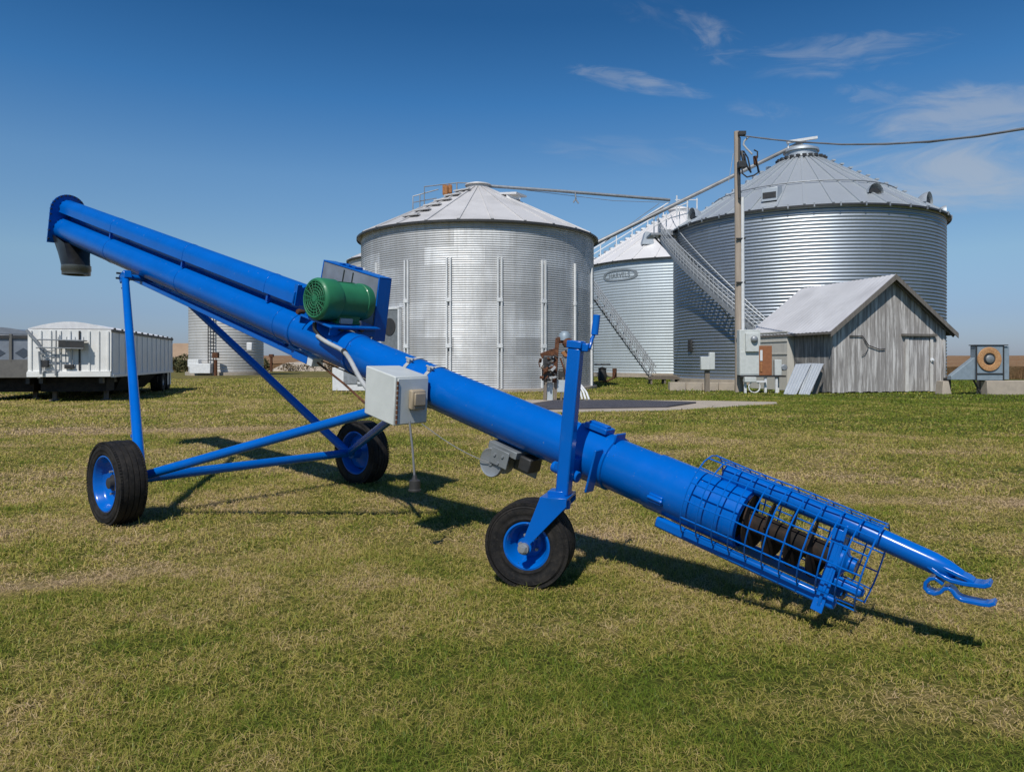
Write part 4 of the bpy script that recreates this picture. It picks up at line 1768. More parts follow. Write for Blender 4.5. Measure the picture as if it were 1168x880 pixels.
# ---- spouts and pipes over the roofs
m = MB()
m.tube([P(655, 289.5, 46), P(765, 235.5, 46.3), P(918, 160.5, 46.85)], .125, 10)
m.tube([P(660, 291, 46.2), P(757, 236, 46.6)], .035, 6)
m.tube([P(690, 276, 46.1), P(752, 232, 46.4)], .02, 5)
sps = m.build('grain_spout', 'cable')
tag(sps, 'long sloping grain spout pipe rising to the peak of the big ribbed bin', 'spout')
m = MB()
m.tube([P(541, 211, 38), P(640, 218, 38.8), P(764, 228, 40.2)], .085, 10)
m.tube([P(656, 219, 38.9), P(657, 228, 38.9), P(660, 232, 38.9)], .04, 6)
m.tube([P(657, 226, 38.9), P(654, 231, 38.9)], .04, 6)
m.tube([P(600, 217, 38.6), P(700, 229, 39.4), P(764, 231, 40.2)], .015, 5)
tag(m.build('transfer_pipe', 'steel'), 'thin level pipe running from the silver bin roof towards the big bin', 'pipe')

# ---- low concrete kerb wall before the big bin
for k in range(4):
    m = MB()
    xa, xb = 764 + k * 18.6, 764 + (k + 1) * 18.6 - .4
    a_, b_ = P(xa, 446, 33.6), P(xb, 446, 33.4)
    m.prism([V((a_.x, a_.y, -.02)), V((b_.x, b_.y, -.02)), V((b_.x, b_.y + .35, -.02)), V((a_.x, a_.y + .35, -.02))], (0, 0, .40 + random.uniform(-.012, .012)))
    tag(m.build('kerb_block', 'concrete', bevel=.015), ['concrete kerb block at the left end of the row before the big bin', 'second kerb block from the left in the row before the big bin',
        'third kerb block from the left, right of the small box on its post', 'concrete kerb block nearest the utility pole in the row'][k], 'concrete block', 'concrete kerb blocks')

# ================================================================== POLE, CABLES, CABINETS
up0 = P(843, 448, 31.9)
up0.z = 0
pole = thing('utility_pole', up0, 'tall weathered wooden utility pole with white conduit, left of the shed', 'utility pole')
m = MB()
m.tube([up0, up0 + V((-.03, 0, 6)), V((P(840.5, 150, 31.9).x, 31.9, 11.55))], [.185, .155, .125], 16)
m.build('pole', 'pole_wood', pole)
m = MB()
m.tube([P(847.5, 385, 31.72), P(847, 225, 31.72)], .075, 12)
m.build('conduit', 'white_metal', pole)
m = MB()
for y in (272, 322, 386):
    m.box(P(845, y, 31.7), (.40, .1, .05))
m.build('pipe_strap', 'dark_steel', pole)
m = MB()
m.box(P(846, 152.5, 31.7), (.30, .3, .16))
m.tube([P(843.5, 157, 31.7), P(843.5, 190, 31.7)], .055, 8)
m.tube([P(842.5, 190, 31.65), P(843.5, 226, 31.65)], .07, 8)
m.build('bracket', 'dark_steel', pole)
m = MB()
m.box(P(846, 188, 31.5), (.34, .3, .30))
m.tube([P(846, 172, 31.6), P(848, 184, 31.5)], .07, 8)
m.build('insulator', 'dark_steel', pole, bevel=.03)
m = MB()
m.tube([P(861, 178, 31.4), P(862, 188, 31.4)], .09, 8)
m.build('insulator', 'rust', pole, bevel=.03)
m = MB()
lo_ = [((848, 172), (853, 180), (856, 194), (856.5, 197)), ((847, 190), (852, 190), (856, 196), (857, 197)), ((846, 190), (847, 198), (852, 202), (860, 200), (866, 196), (864, 188), (863, 184)),
       ((860, 171), (864, 173), (864, 179), (862, 183)), ((862, 186), (864, 190), (865, 196)), ((849, 176), (851, 186), (855, 195))]
for pl_ in lo_:
    m.tube([P(a, b, 31.4) for a, b in pl_], .035, 6)
m.build('drip_loop', 'wire', pole)
m = MB()
m.tube([P(854, 156, 31.6), P(849, 161, 31.6), P(848, 165, 31.6), P(852, 170, 31.5), P(858, 176, 31.4)], .04, 6)
m.tube([P(836.5, 175, 31.9), P(834, 190, 31.9), P(831, 208, 31.9)], .014, 5)
m.build('service_wire', 'conduit', pole)
m = MB()
pts = []
for (px, py, Y) in ((848, 155, 31.8), (875, 158.5, 29.8), (905, 161.5, 27.8), (960, 164.8, 24.6), (1010, 164.5, 22.2), (1060, 161.5, 20.1), (1115, 155.5, 18.3), (1168, 147, 16.9), (1300, 118, 14.6)):
    pts.append(P(px, py, Y))
pts += [pts[-1] + V((3, -4, 1.2)), pts[-1] + V((8, -10, 3.6))]
m.tube(pts, .030, 8)
m.tube([p + V((0, 0, .03 * math.sin(i * 2.1))) for i, p in enumerate(pts)], .016, 6)
tag(m.build('overhead_cable', 'cable'), 'twisted grey overhead cable sagging from the pole top to the right', 'cable')

m = MB()
m.box(V((P(869, 0, 31.2).x, 31.25, .72)), (1.95, .5, .07))
stand = thing('cabinet_stand', (P(869, 0, 31.2).x, 31.25, 0), 'low steel stand carrying the electrical cabinets beside the pole', 'stand')
m.build('shelf', 'dark_steel', stand)
for px, py_ in ((850, 31.1), (873, 31.1), (885.5, 31.1), (890, 31.4)):
    m = MB()
    x = P(px, 0, 31.1).x
    m.box((x, py_, .34), (.10, .08, .70))
    m.build('leg', 'white_metal', stand)
m = MB()
m.box(V((P(861, 0, 31).x, 30.95, .50)), (.95, .14, .07))
m.build('crossbar', 'white_metal', stand)
m = MB()
m.box(V((P(855, 0, 31).x, 31.0, .58)), (.5, .3, .22))
tag(m.build('junction_box', 'cream_box', bevel=.02), 'small pale box with dark face hung under the stand by the pole', 'junction box')
m = MB()
x = P(860, 0, 31).x
m.torus((x, 30.95, .26), (0, 1, 0), .24, .028, 28, 6)
tag(m.build('cable_coil', 'white_metal'), 'pale loop of cable hanging under the cabinet stand', 'cable')
q = P(855, 401, 31.1)
cab = thing('meter_cabinet', (q.x, 31.25, .755), 'tall pale grey metal cabinet with a round electric meter, beside the pole', 'cabinet')
m = MB()
zb, zt_ = .757, 2.73
m.box((q.x, 31.25, (zb + zt_) / 2), (.90, .42, zt_ - zb))
m.build('body', 'cream_box', cab, bevel=.02)
m = MB()
m.box((q.x - .02, 31.035, 1.30), (.80, .02, .98))
m.build('door', 'cream_box', cab, bevel=.008)
m = MB()
mb_ = P(857.5, 390.5, 31)
m.box((mb_.x, 30.97, mb_.z), (.56, .14, .80))
mbo = m.build('meter_box', 'cream_box', cab, bevel=.02)
m = MB()
m.lathe((mb_.x + .06, 30.90, mb_.z + .14), (0, -1, 0), [(.15, 0), (.15, .08), (.12, .13), (.06, .155), (0, .16)], 20)
m.build('meter', 'steel', mbo)
m = MB()
x = P(873.5, 0, 31).x
m.box((x, 31.22, 1.40), (.56, .38, 1.28))
bb = thing('breaker_box', (x, 31.22, .76), 'rust brown metal breaker box right of the meter cabinet', 'breaker box')
m.build('body', 'rust_box', bb, bevel=.015)
m = MB()
m.box((x - .19, 31.02, 1.62), (.10, .03, .46))
m.build('label_plate', 'white_metal', bb)
m = MB()
m.box((x - .19, 31.015, 1.12), (.09, .03, .42))
m.build('handle', 'rust_pale', bb, bevel=.01)
m = MB()
x = P(887, 0, 31.1).x
m.box((x, 31.15, 1.10), (.30, .26, .68))
sb = thing('switch_box', (x, 31.15, .76), 'small pale switch box at the right end of the stand', 'switch box')
m.build('body', 'cream_box', sb, bevel=.015)
m = MB()
m.lathe((x + .26, 31.1, 1.10), (0, -1, 0), [(0, -.1), (.14, -.1), (.14, .08), (.11, .11), (0, .11)], 20)
m.build('outlet', 'steel', sb)
# box on its post
x = P(806.5, 0, 32).x
pd = thing('pedestal_box', (x, 32, 0), 'pale metal box on a short post before the big ribbed bin', 'pedestal box')
m = MB()
m.box((x, 32, .5), (.20, .16, 1.0))
m.build('post', 'old_wood', pd)
m = MB()
m.box((x - .12, 31.9, 1.28), (.40, .22, .58))
m.build('box', 'cream_box', pd, bevel=.02)
m = MB()
m.box((x + .18, 31.92, 1.38), (.24, .24, .76))
m.build('box_cover', 'cream_box', pd, bevel=.02)
q = P(799.5, 390.5, 37.8)
# flap on the wall of the big bin
t = f2 + math.asin(-.78)
d = V((math.cos(t), math.sin(t), 0))
m = MB()
qq = V((C2[0], C2[1], 2.3)) + d * (R2 + .05)
m.box(qq, (.12, .42, .75), (d, V((-d.y, d.x, 0)), V((0, 0, 1))))
m.build('wall_port', 'dark_steel', b2, bevel=.04)

# ================================================================== SHED
SA = V((13.66, 30.6, 0))
sx_ = V((math.cos(R(14.4)), math.sin(R(14.4)), 0))
sy_ = V((-sx_.y, sx_.x, 0))
SW, SLn, EH, RH = 5.72, 5.6, 2.88, 5.06


def S(i, j, z):
    return SA + sx_ * i + sy_ * j + V((0, 0, z))


shed = thing('shed', S(SW / 2, SLn / 2, 0), 'small weathered wooden shed with peeling white paint and tin roof', 'shed')


def boards(p0, dirv, length, topf, mat, name, nrm, bw=.19, th=.03):
    m = MB()
    n = int(length / bw)
    for i in range(n):
        a0 = length * i / n
        a1 = length * (i + 1) / n - .012
        zb = random.uniform(.02, .07)
        o = nrm * random.uniform(-.006, .006)
        q = [p0 + dirv * a0 + V((0, 0, zb)) + o, p0 + dirv * a1 + V((0, 0, zb)) + o,
             p0 + dirv * a1 + V((0, 0, topf(a1))) + o, p0 + dirv * a0 + V((0, 0, topf(a0))) + o]
        if topf(a0) < topf(a0 + .5 * bw) and topf(a1) < topf(a0 + .5 * bw):
            q.insert(3, p0 + dirv * (a0 + a1) / 2 + V((0, 0, topf((a0 + a1) / 2))) + o)
        m.prism(q, -nrm * th)
    return m.build(name, mat, shed)


gt = lambda a: EH + (RH - EH) * (1 - abs(a - SW / 2) / (SW / 2)) - .06
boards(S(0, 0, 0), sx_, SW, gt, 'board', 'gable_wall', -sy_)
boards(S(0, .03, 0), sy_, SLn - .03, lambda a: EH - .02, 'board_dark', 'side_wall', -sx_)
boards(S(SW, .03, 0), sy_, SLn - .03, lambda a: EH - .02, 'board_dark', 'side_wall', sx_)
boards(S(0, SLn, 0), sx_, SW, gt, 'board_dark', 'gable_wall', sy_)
m = MB()
m.prism([S(.06, .06, .05), S(SW - .06, .06, .05), S(SW - .06, SLn - .06, .05), S(.06, SLn - .06, .05)], (0, 0, 2.7))
m.build('inner_frame', 'trim', shed)
sl_ = (RH - EH) / (SW / 2)
ovh, ovf = .42, .40
for sgn in (-1, 1):
    e = SW / 2 + sgn * (SW / 2 + ovh)
    ez = EH - ovh * sl_
    up_ = V((0, 0, .05))
    # corrugated tin sheet: ridges across the slope
    m = MB()
    n = 96
    vs_, fs_ = [], []
    for k in range(n + 1):
        j = -ovf + (SLn + 2 * ovf) * k / n
        hz = .055 + .012 * math.cos(k * math.pi / 2) + (.004 * math.sin(k * .37))
        for (i, z) in ((SW / 2 - sgn * 0, RH), ((SW / 2 + e) / 2, (RH + ez) / 2 - .01), (e, ez)):
            vs_.append(S(i, j, z + hz))
    for k in range(n):
        for c in (0, 1):
            fs_.append((k * 3 + c, k * 3 + c + 1, k * 3 + c + 4, k * 3 + c + 3))
    m.add(vs_, fs_)
    m.build('roof', 'tin', shed, ang=20)
    m = MB()
    m.prism([S(SW / 2, -ovf + .02, RH + .02), S(e, -ovf + .02, ez + .02), S(e, -ovf + .02, ez - .05), S(SW / 2, -ovf + .02, RH - .06)], sy_ * (SLn + 2 * ovf - .04))
    m.build('roof_deck', 'trim', shed)
    m = MB()
    m.prism([S(SW / 2, -ovf - .025, RH + .045), S(e, -ovf - .025, ez + .04), S(e, -ovf - .025, ez - .17), S(SW / 2, -ovf - .025, RH - .18)], sy_ * .035)
    m.build('barge_board', 'trim', shed)
m = MB()
for k in range(6):
    j = -.2 + (SLn) * k / 5
    for sgn in (-1, 1):
        e = SW / 2 + sgn * (SW / 2 + ovh - .04)
        m.beam(S(SW / 2, j, RH - .10), S(e, j, EH - ovh * sl_ - .085), .05, .10, (0, 0, 1))
m.build('rafter', 'trim', shed)
# door with lintel and knob, corner boards
d0_, d1_ = 3.65, 5.12
m = MB()
for k in range(5):
    a0 = d0_ + .2 + (d1_ - d0_ - .4) * k / 5
    m.box(S(a0 + .095, -.035, 1.20), (.20, .035, 2.28), (sx_, sy_, V((0, 0, 1))))
dd_ = m.build('door', 'board', shed)
m = MB()
m.box(S(d0_ + .08, -.05, 1.22), (.17, .05, 2.36), (sx_, sy_, V((0, 0, 1))), rnd=0)
m.box(S(d1_ - .08, -.05, 1.22), (.15, .05, 2.36), (sx_, sy_, V((0, 0, 1))), rnd=0)
m.build('door_frame', 'peeled', dd_)
m = MB()
m.box(S((d0_ + d1_) / 2 - .02, -.09, 2.52), (1.78, .16, .10), (sx_, sy_, V((0, 0, 1))))
m.build('lintel', 'trim', dd_)
m = MB()
m.lathe(S(d1_ - .08, -.08, 1.42), -sy_, [(.10, 0), (.10, .03), (.05, .04), (.05, .09), (0, .10)], 16)
m.build('door_knob', 'white_metal', dd_)
m = MB()
m.box(S(SW + .03, -.02, 1.4), (.12, .08, 2.75), (sx_, sy_, V((0, 0, 1))))
m.box(S(-.02, -.03, 1.4), (.08, .06, 2.75), (sx_, sy_, V((0, 0, 1))))
m.build('corner_board', 'board', shed)
m = MB()
m.box(S(-.20, 4.1, 1.38), (.36, 2.98, 2.70), (sx_, sy_, V((0, 0, 1))))
for z in (1.70, 2.30, 2.72):
    m.box(S(-.395, 4.1, z), (.03, 3.0, .05), (sx_, sy_, V((0, 0, 1))))
m.build('siding_panel', 'siding', shed)
m = MB()
m.tube([S(.8, -.05, 2.45), S(1.45, -.05, 2.45), S(1.75, -.06, 2.05), S(2.3, -.06, 1.88), S(2.6, -.05, 1.90)], .022, 6)
m.tube([S(1.55, -.05, 2.25), S(1.75, -.05, 1.95), S(1.6, -.05, 1.7), S(1.4, -.05, 1.6)], .012, 6)
m.build('wall_cable', 'wire', shed)

# tin sheets leaning on the side
for k, (bl_, br_, tr_, tl_) in enumerate([((893, 446), (908, 449), (925, 414), (907, 415)), ((910, 449), (923, 449.5), (939, 414.5), (924, 414))]):
    Yb, Yt = 29.9 - k * .15, 30.55 - k * .15
    q = [P(*bl_, Yb), P(*br_, Yb - .25), P(*tr_, Yt - .25), P(*tl_, Yt)]
    q[0].z = q[1].z = .0
    m = MB()
    n = 20
    vs_, fs_ = [], []
    for i in range(n + 1):
        f_ = i / n
        for t_ in (0, .5, 1):
            a_ = q[0].lerp(q[1], f_)
            b_ = q[3].lerp(q[2], f_)
            p = a_.lerp(b_, t_)
            vs_.append(p + V((0, -.02 - .02 * math.cos(i * math.pi / 2), .0)))
    for i in range(n):
        for t_ in (0, 1):
            fs_.append((i * 3 + t_, i * 3 + t_ + 1, i * 3 + t_ + 4, i * 3 + t_ + 3))
    m.add(vs_, fs_)
    vb = [v for v in vs_]
    m.add([v + V((.05, .09, 0)) for v in vb], [f[::-1] for f in fs_])
    tag(m.build('tin_sheet', 'sheet', ang=20), ['left one of two pale tin sheets leaning on the shed, nearer the switch box', 'right one of two pale tin sheets leaning on the shed, shadow under its edge'][k], 'metal sheet', 'tin sheets leaning on the shed')
m = MB()
q = P(930, 449, 30.1)
m.prism([V((q.x - .1, 30.2, 0)), V((q.x + .18, 30.3, 0)), V((q.x + .62, 30.6, 1.22)), V((q.x + .50, 30.6, 1.25))], (0, .03, 0))
tag(m.build('prop_board', 'trim'), 'dark narrow board propping up the leaning tin sheets', 'board')

# ================================================================== FAN AT RIGHT
fx0, fx1 = P(1113, 0, 29.6).x, P(1145, 0, 29.6).x
zt_, zb_ = P(0, 394, 29.6).z, P(0, 433.5, 29.6).z
fan = thing('bin_fan', ((fx0 + fx1) / 2, 30, 0), 'blue grey square fan housing with a flaking orange ring, right of the shed', 'fan')
m = MB()
m.box(((fx0 + fx1) / 2, 29.78, (zt_ + zb_) / 2), (fx1 - fx0, .36, zt_ - zb_))
fh = m.build('housing', 'fan_blue', fan, bevel=.015)
m = MB()
m.box(((fx0 + fx1) / 2 + .06, 29.78, zt_ + .02), (fx1 - fx0 + .20, .44, .035))
m.box((fx0 + .02, 29.59, (zt_ + zb_) / 2), (.05, .03, zt_ - zb_))
m.box((fx1 - .02, 29.59, (zt_ + zb_) / 2), (.05, .03, zt_ - zb_))
m.box(((fx0 + fx1) / 2, 29.585, zb_ + .27), (fx1 - fx0 - .1, .03, .05))
m.build('housing_trim', 'dark_steel', fh)
m = MB()
m.box((fx1 + .13, 29.80, (zt_ + zb_) / 2), (.24, .32, zt_ - zb_ - .06))
m.build('side_panel', 'fan_blue', fan, bevel=.01)
fc_ = V(P(1128.5, 409.5, 29.58))
m = MB()
m.lathe(fc_ + V((0, .0, 0)), (0, -1, 0), [(.50, 0), (.48, .04), (.36, .05), (.26, .03), (.24, -.0)], 40)
m.build('inlet_ring', 'rust_ring', fh)
m = MB()
m.lathe(fc_, (0, -1, 0), [(.25, .004), (.0, .004)], 32)
m.build('inlet_dark', 'dark_steel', fh)
m = MB()
m.lathe(fc_, (0, -1, 0), [(.17, .01), (.17, .06), (.13, .09), (0, .09)], 20)
m.build('fan_hub', 'grey_paint', fh)
m = MB()
da = P(1076, 433, 30.2)
m.prism([V((da.x, 29.66, zb_ + .02)), V((fx0 - .002, 29.66, zb_ + .02)), V((fx0 - .002, 29.66, P(0, 407.5, 29.7).z)), V((da.x, 29.66, P(0, 428.5, 29.7).z))], (0, .28, 0))
m.build('duct', 'fan_blue', fan, bevel=.01)
m = MB()
m.beam(V((fx0 + .1, 29.9, zb_)), V((fx0 + .40, 29.9, .02)), .06, .05, (0, 1, 0))
m.box((fx0 + .42, 29.95, .32), (.06, .08, .62))
m.box((da.x + .22, 30.3, .34), (.14, .3, .66))
m.build('leg', 'dark_steel', fan)
m = MB()
q = P(1077, 0, 29.7).x
m.prism([V((q - .1, 29.7, -.01)), V((q + .32, 29.7, -.01)), V((q + .22, 29.75, .55)), V((q + .0, 29.75, .55))], (0, .5, 0))
tag(m.build('concrete_pier', 'concrete', bevel=.02), 'small pale concrete pier under the narrow end of the fan duct', 'concrete block')
m = MB()
q0 = P(1126, 0, 29.5).x
m.box((q0 + 1.4, 29.85, .275), (2.8, .7, .59))
tag(m.build('concrete_block', 'concrete', bevel=.025), 'long tan concrete block supporting the fan housing at right', 'concrete block')

# ================================================================== OLD MACHINE BY THE PAD
om = thing('auger_boot', (P(637, 0, 25.4).x, 25.4, 0), 'rusty old auger boot with wooden posts and pale hood, standing before the silver bin', 'farm machine')
Yo = 25.3
for (x0_, y0_, x1_, y1_, wd_) in ((621, 456, 624, 408, .10), (633, 456, 635, 390, .12), (640, 455, 642, 430, .07)):
    m = MB()
    a_, b_ = P(x0_, y0_, Yo), P(x1_, y1_, Yo)
    a_.z = 0
    m.beam(a_, b_, wd_, wd_, (0, 1, 0))
    m.build('post', 'old_wood', om)
m = MB()
m.beam(P(632, 436, Yo - .1), P(636, 385, Yo - .1), .14, .10, (0, 1, 0))
m.beam(P(617, 406, Yo + .1), P(636, 399, Yo + .1), .14, .2)
m.beam(P(639, 408, Yo - .12), P(648, 434, Yo - .12), .06, .06, (0, 1, 0))
m.build('frame', 'rust', om, bevel=.01)
m = MB()
m.lathe(P(647.5, 391, Yo - .15), (.3, -1, 0), [(0, -.15), (.15, -.15), (.17, -.05), (.17, .06), (.10, .10), (0, .10)], 22)
m.lathe(P(638, 388, Yo), (.3, -1, 0), [(0, -.12), (.12, -.1), (.12, .1), (0, .12)], 16)
m.build('pulley', 'rust', om)
m = MB()
m.lathe(P(628, 425, Yo), (0, -1, 0), [(0, -.1), (.20, -.1), (.22, .0), (.18, .12), (0, .13)], 20)
m.box(P(624, 420, Yo + .05), (.28, .3, .9))
m.box(P(643, 428, Yo + .15), (.38, .35, .40))
m.box(P(620.5, 425, Yo), (.16, .2, .55))
m.build('gearbox', 'dark_steel', om, bevel=.04)
for k in range(26):
    x_, y_ = random.uniform(615, 634), random.uniform(403, 434)
    m = MB()
    z_ = V((random.uniform(-1, 1), random.uniform(-1, 1), random.uniform(-1, 1))).normalized()
    m.box(P(x_, y_, Yo - random.uniform(.1, .3)), (random.uniform(.05, .24), random.uniform(.03, .09), random.uniform(.06, .18)), basis(z_))
    m.build(('bracket', 'flange', 'lever')[k % 3], ('rust', 'dark_steel', 'conduit', 'rust', 'old_wood')[k % 5], om, bevel=.008)
m = MB()
m.prism([P(642, 405, Yo), P(650, 405, Yo), P(656, 437, Yo), P(648, 437, Yo)], (0, .35, 0))
m.build('chute', 'grey_paint', om, bevel=.01)
m = MB()
m.prism([P(640, 402, Yo - .05), P(646, 399, Yo - .05), P(650, 406, Yo - .05), P(644, 407, Yo - .05)], (0, .2, 0))
m.build('chain_cover', 'rust_pale', om, bevel=.01)
m = MB()
m.lathe(P(644, 386.5, Yo + .02), (0, 0, 1), [(.21, -.05), (.21, .14), (.14, .24), (.05, .28), (0, .285)], 24, cap0=True)
m.build('hood', 'fan_blue', om)
m = MB()
m.box(P(640, 440, Yo + .1), (.4, .3, .42))
m.box(P(627, 448, Yo + .15), (.22, .2, .7))
m.build('guard', 'bin_c', om, bevel=.01)
for k in range(3):
    m = MB()
    a_ = P(656 + k * 2, 436, Yo - .1)
    b_ = P(664 + k * 4, 452 - k, Yo - .3 - k * .2)
    m.tube([a_, P(659 + k * 3, 440 + k, Yo - .2), P(662 + k * 3.4, 447, Yo - .25), V((b_.x, b_.y, .06))], .035, 8)
    tag(m.build('hose', 'white_metal'), ['leftmost pale hose trailing off the rusty boot behind the jack post', 'middle pale hose trailing off the rusty boot', 'rightmost pale hose trailing off the rusty boot towards the grass'][k], 'hose', 'pale hoses by the rusty boot')
# pump by the pale bin, pallet scrap near the stair foot
pm = thing('pump', (P(688, 0, 46).x, 46, 0), 'small dark pump with a curved base bar under the stair', 'pump')
m = MB()
m.lathe(P(687, 429, 46), (0, 0, 1), [(0, -.30), (.26, -.30), (.30, 0), (.24, .45), (.30, .5), (0, .62)], 16)
m.box(P(687, 415.5, 46), (1.0, .5, .10))
m.build('body', 'dark_steel', pm, bevel=.02)
m = MB()
m.tube([P(680, 436, 45.8), P(690, 435.5, 45.8), P(700, 431, 45.8), P(702, 423, 45.8)], .06, 8)
m.tube([P(701, 431, 46), P(701, 420, 46)], .14, 8)
m.build('base_bar', 'rust', pm)
m = MB()
for k in range(3):
    m.box(P(757, 431.5 - k * 1.6, 43) + V((0, 0, 0)), (2.0 - .3 * k, .9, .07))
for dx in (-.8, 0, .8):
    m.box(V((P(757, 0, 43).x + dx, 43, .17)), (.1, .8, .34))
tag(m.build('pallet', 'old_wood'), 'weathered wooden pallet lying at the foot of the stair', 'pallet')
# AC-like unit under the tube
q = P(402, 445, 33)
acu = thing('fan_heater', (q.x, 33, 0), 'pale square fan heater unit with a grey panel, left of the control box', 'fan heater')
m = MB()
m.box((q.x, 33.3, .55), (1.75, 1.0, 1.06))
m.build('housing', 'white_metal', acu, bevel=.02)
m = MB()
m.box((q.x - .05, 32.785, .66), (.62, .03, .66))
m.build('panel', 'steel', acu, bevel=.01)
m = MB()
for k in range(4):
    m.box((q.x + .5, 32.785, .30 + k * .2), (.45, .03, .08))
m.build('louvre', 'grey_paint', acu)

# ================================================================== TRAILERS
ty = V((-.264, .964, 0)).normalized()
tx = V((ty.y, -ty.x, 0))


def trailer(origin, wdt, lng, zlo, zhi, name, label, wallm, frontm, white=True):
    """origin: front right bottom corner; lng back along ty"""
    def T(i, j, z):
        return origin + tx * (-i) + ty * j + V((0, 0, z))
    t_ = thing(name, T(wdt / 2, lng / 2, 0), label, 'trailer', 'grain trailers at the left')
    m = MB()
    m.prism([T(0, 0, zlo), T(wdt, 0, zlo), T(wdt, 0, zhi), T(0, 0, zhi)], ty * .06)
    m.build('front_wall', frontm, t_, bevel=.01)
    for i in (0, wdt - .05):
        m = MB()
        m.prism([T(i, .06, zlo), T(i, lng, zlo), T(i, lng, zhi), T(i, .06, zhi)], -tx * .05)
        m.build('side_wall', wallm, t_)
    m = MB()
    m.prism([T(0, lng, zlo), T(wdt, lng, zlo), T(wdt, lng, zhi), T(0, lng, zhi)], ty * .06)
    m.build('rear_wall', wallm, t_)
    # ribs along the side that faces us, each its own post
    n = 13
    for k in range(n):
        j = .12 + (lng - .2) * k / (n - 1)
        m = MB()
        m.box(T(-.012, j, (zlo + zhi) / 2), (.024, .07, zhi - zlo - .12), (tx, ty, V((0, 0, 1))))
        m.build('side_post', wallm, t_)
    m = MB()
    m.box(T(-.02, lng / 2, zhi - .03), (.06, lng, .09), (tx, ty, V((0, 0, 1))))
    for k in range(11):
        m.box(T(-.03, .3 + (lng - .6) * k / 10, zhi + .03), (.06, .07, .08), (tx, ty, V((0, 0, 1))))
    m.build('top_rail', 'dark_steel' if white else 'grey_paint', t_)
    m = MB()
    m.box(T(-.02, lng / 2, zlo + .03), (.08, lng, .10), (tx, ty, V((0, 0, 1))))
    m.build('bottom_rail', 'trailer_side', t_)
    # dished tarp
    m = MB()
    vs_, fs_ = [], []
    for r_ in range(13):
        j = lng * r_ / 12
        for k in range(13):
            i = wdt * k / 12
            vs_.append(T(i, j, zhi + .015 + .24 * math.sin(math.pi * k / 12) * (1 - .15 * (r_ % 2))))
    for r_ in range(12):
        for k in range(12):
            fs_.append((r_ * 13 + k, r_ * 13 + k + 1, r_ * 13 + k + 14, r_ * 13 + k + 13))
    m.add(vs_, fs_)
    m.add([T(wdt * k / 12, -.01, zhi + .015 + .24 * math.sin(math.pi * k / 12)) for k in range(13)], [tuple(range(13))])
    m.build('tarp', 'tarp' if white else 'trailer_grey', t_)
    # frame, hoppers, wheels, landing gear
    m = MB()
    for i in (.35, wdt - .35):
        m.beam(T(i, .1, zlo - .12), T(i, lng - .05, zlo - .12), .12, .20, (0, 0, 1))
    m.build('frame', 'dark_steel', t_)
    for j0, j1 in ((1.8, 4.9), (4.9, 8.0)):
        m = MB()
        jm = (j0 + j1) / 2
        a4 = [T(.1, j0, zlo), T(wdt - .1, j0, zlo), T(wdt - .1, j1, zlo), T(.1, j1, zlo)]
        b4 = [T(wdt / 2 - .75, jm - .9, .26), T(wdt / 2 + .75, jm - .9, .26), T(wdt / 2 + .75, jm + .9, .26), T(wdt / 2 - .75, jm + .9, .26)]
        m.add(a4 + b4, [(0, 1, 2, 3), (7, 6, 5, 4), (0, 1, 5, 4), (1, 2, 6, 5), (2, 3, 7, 6), (3, 0, 4, 7)])
        m.build('hopper', 'tyre', t_)
    for j in (lng - 2.0, lng - .85):
        for i in (.25, wdt - .25):
            m = MB()
            c_ = T(i, j, .46)
            m.lathe(c_, tx, [(.22, -.24), (.42, -.25), (.46, -.20), (.46, -.03), (.42, 0), (.46, .03), (.46, .20), (.42, .25), (.22, .24), (.22, -.24)], 28)
            wl = m.build('wheel', 'tyre', t_)
            m = MB()
            m.lathe(c_, tx, [(0, -.20), (.22, -.22), (.23, .0), (.22, .22), (.12, .10), (0, .10)], 20)
            m.build('rim', 'steel', wl)
    m = MB()
    m.box(T(wdt / 2, lng - 1.4, .46), (wdt - .5, .12, .12), (tx, ty, V((0, 0, 1))))
    m.build('axle', 'dark_steel', t_)
    for k in (0, 1):
        m = MB()
        m.box(T(.02, lng - 1.0 + k * .55, zlo - .28), (.04, .28, .62), (tx, ty, V((0, 0, 1))))
        m.build('mud_flap', 'white_metal' if white else 'dark_steel', t_)
    m = MB()
    m.box(T(wdt / 2, .9, zlo - .26), (wdt - .5, 1.0, .50), (tx, ty, V((0, 0, 1))))
    m.build('front_subframe', 'tyre', t_)
    m = MB()
    m.box(T(wdt / 2, lng - 1.4, zlo - .30), (wdt - .3, 2.6, .3), (tx, ty, V((0, 0, 1))))
    m.build('rear_subframe', 'tyre', t_)
    for i in (.45, wdt - .45):
        m = MB()
        m.box(T(i, 1.15, .40), (.13, .13, .82), (tx, ty, V((0, 0, 1))))
        m.box(T(i, 1.15, .02), (.28, .28, .05), (tx, ty, V((0, 0, 1))))
        m.build('landing_leg', 'trim', t_)
    return t_, T


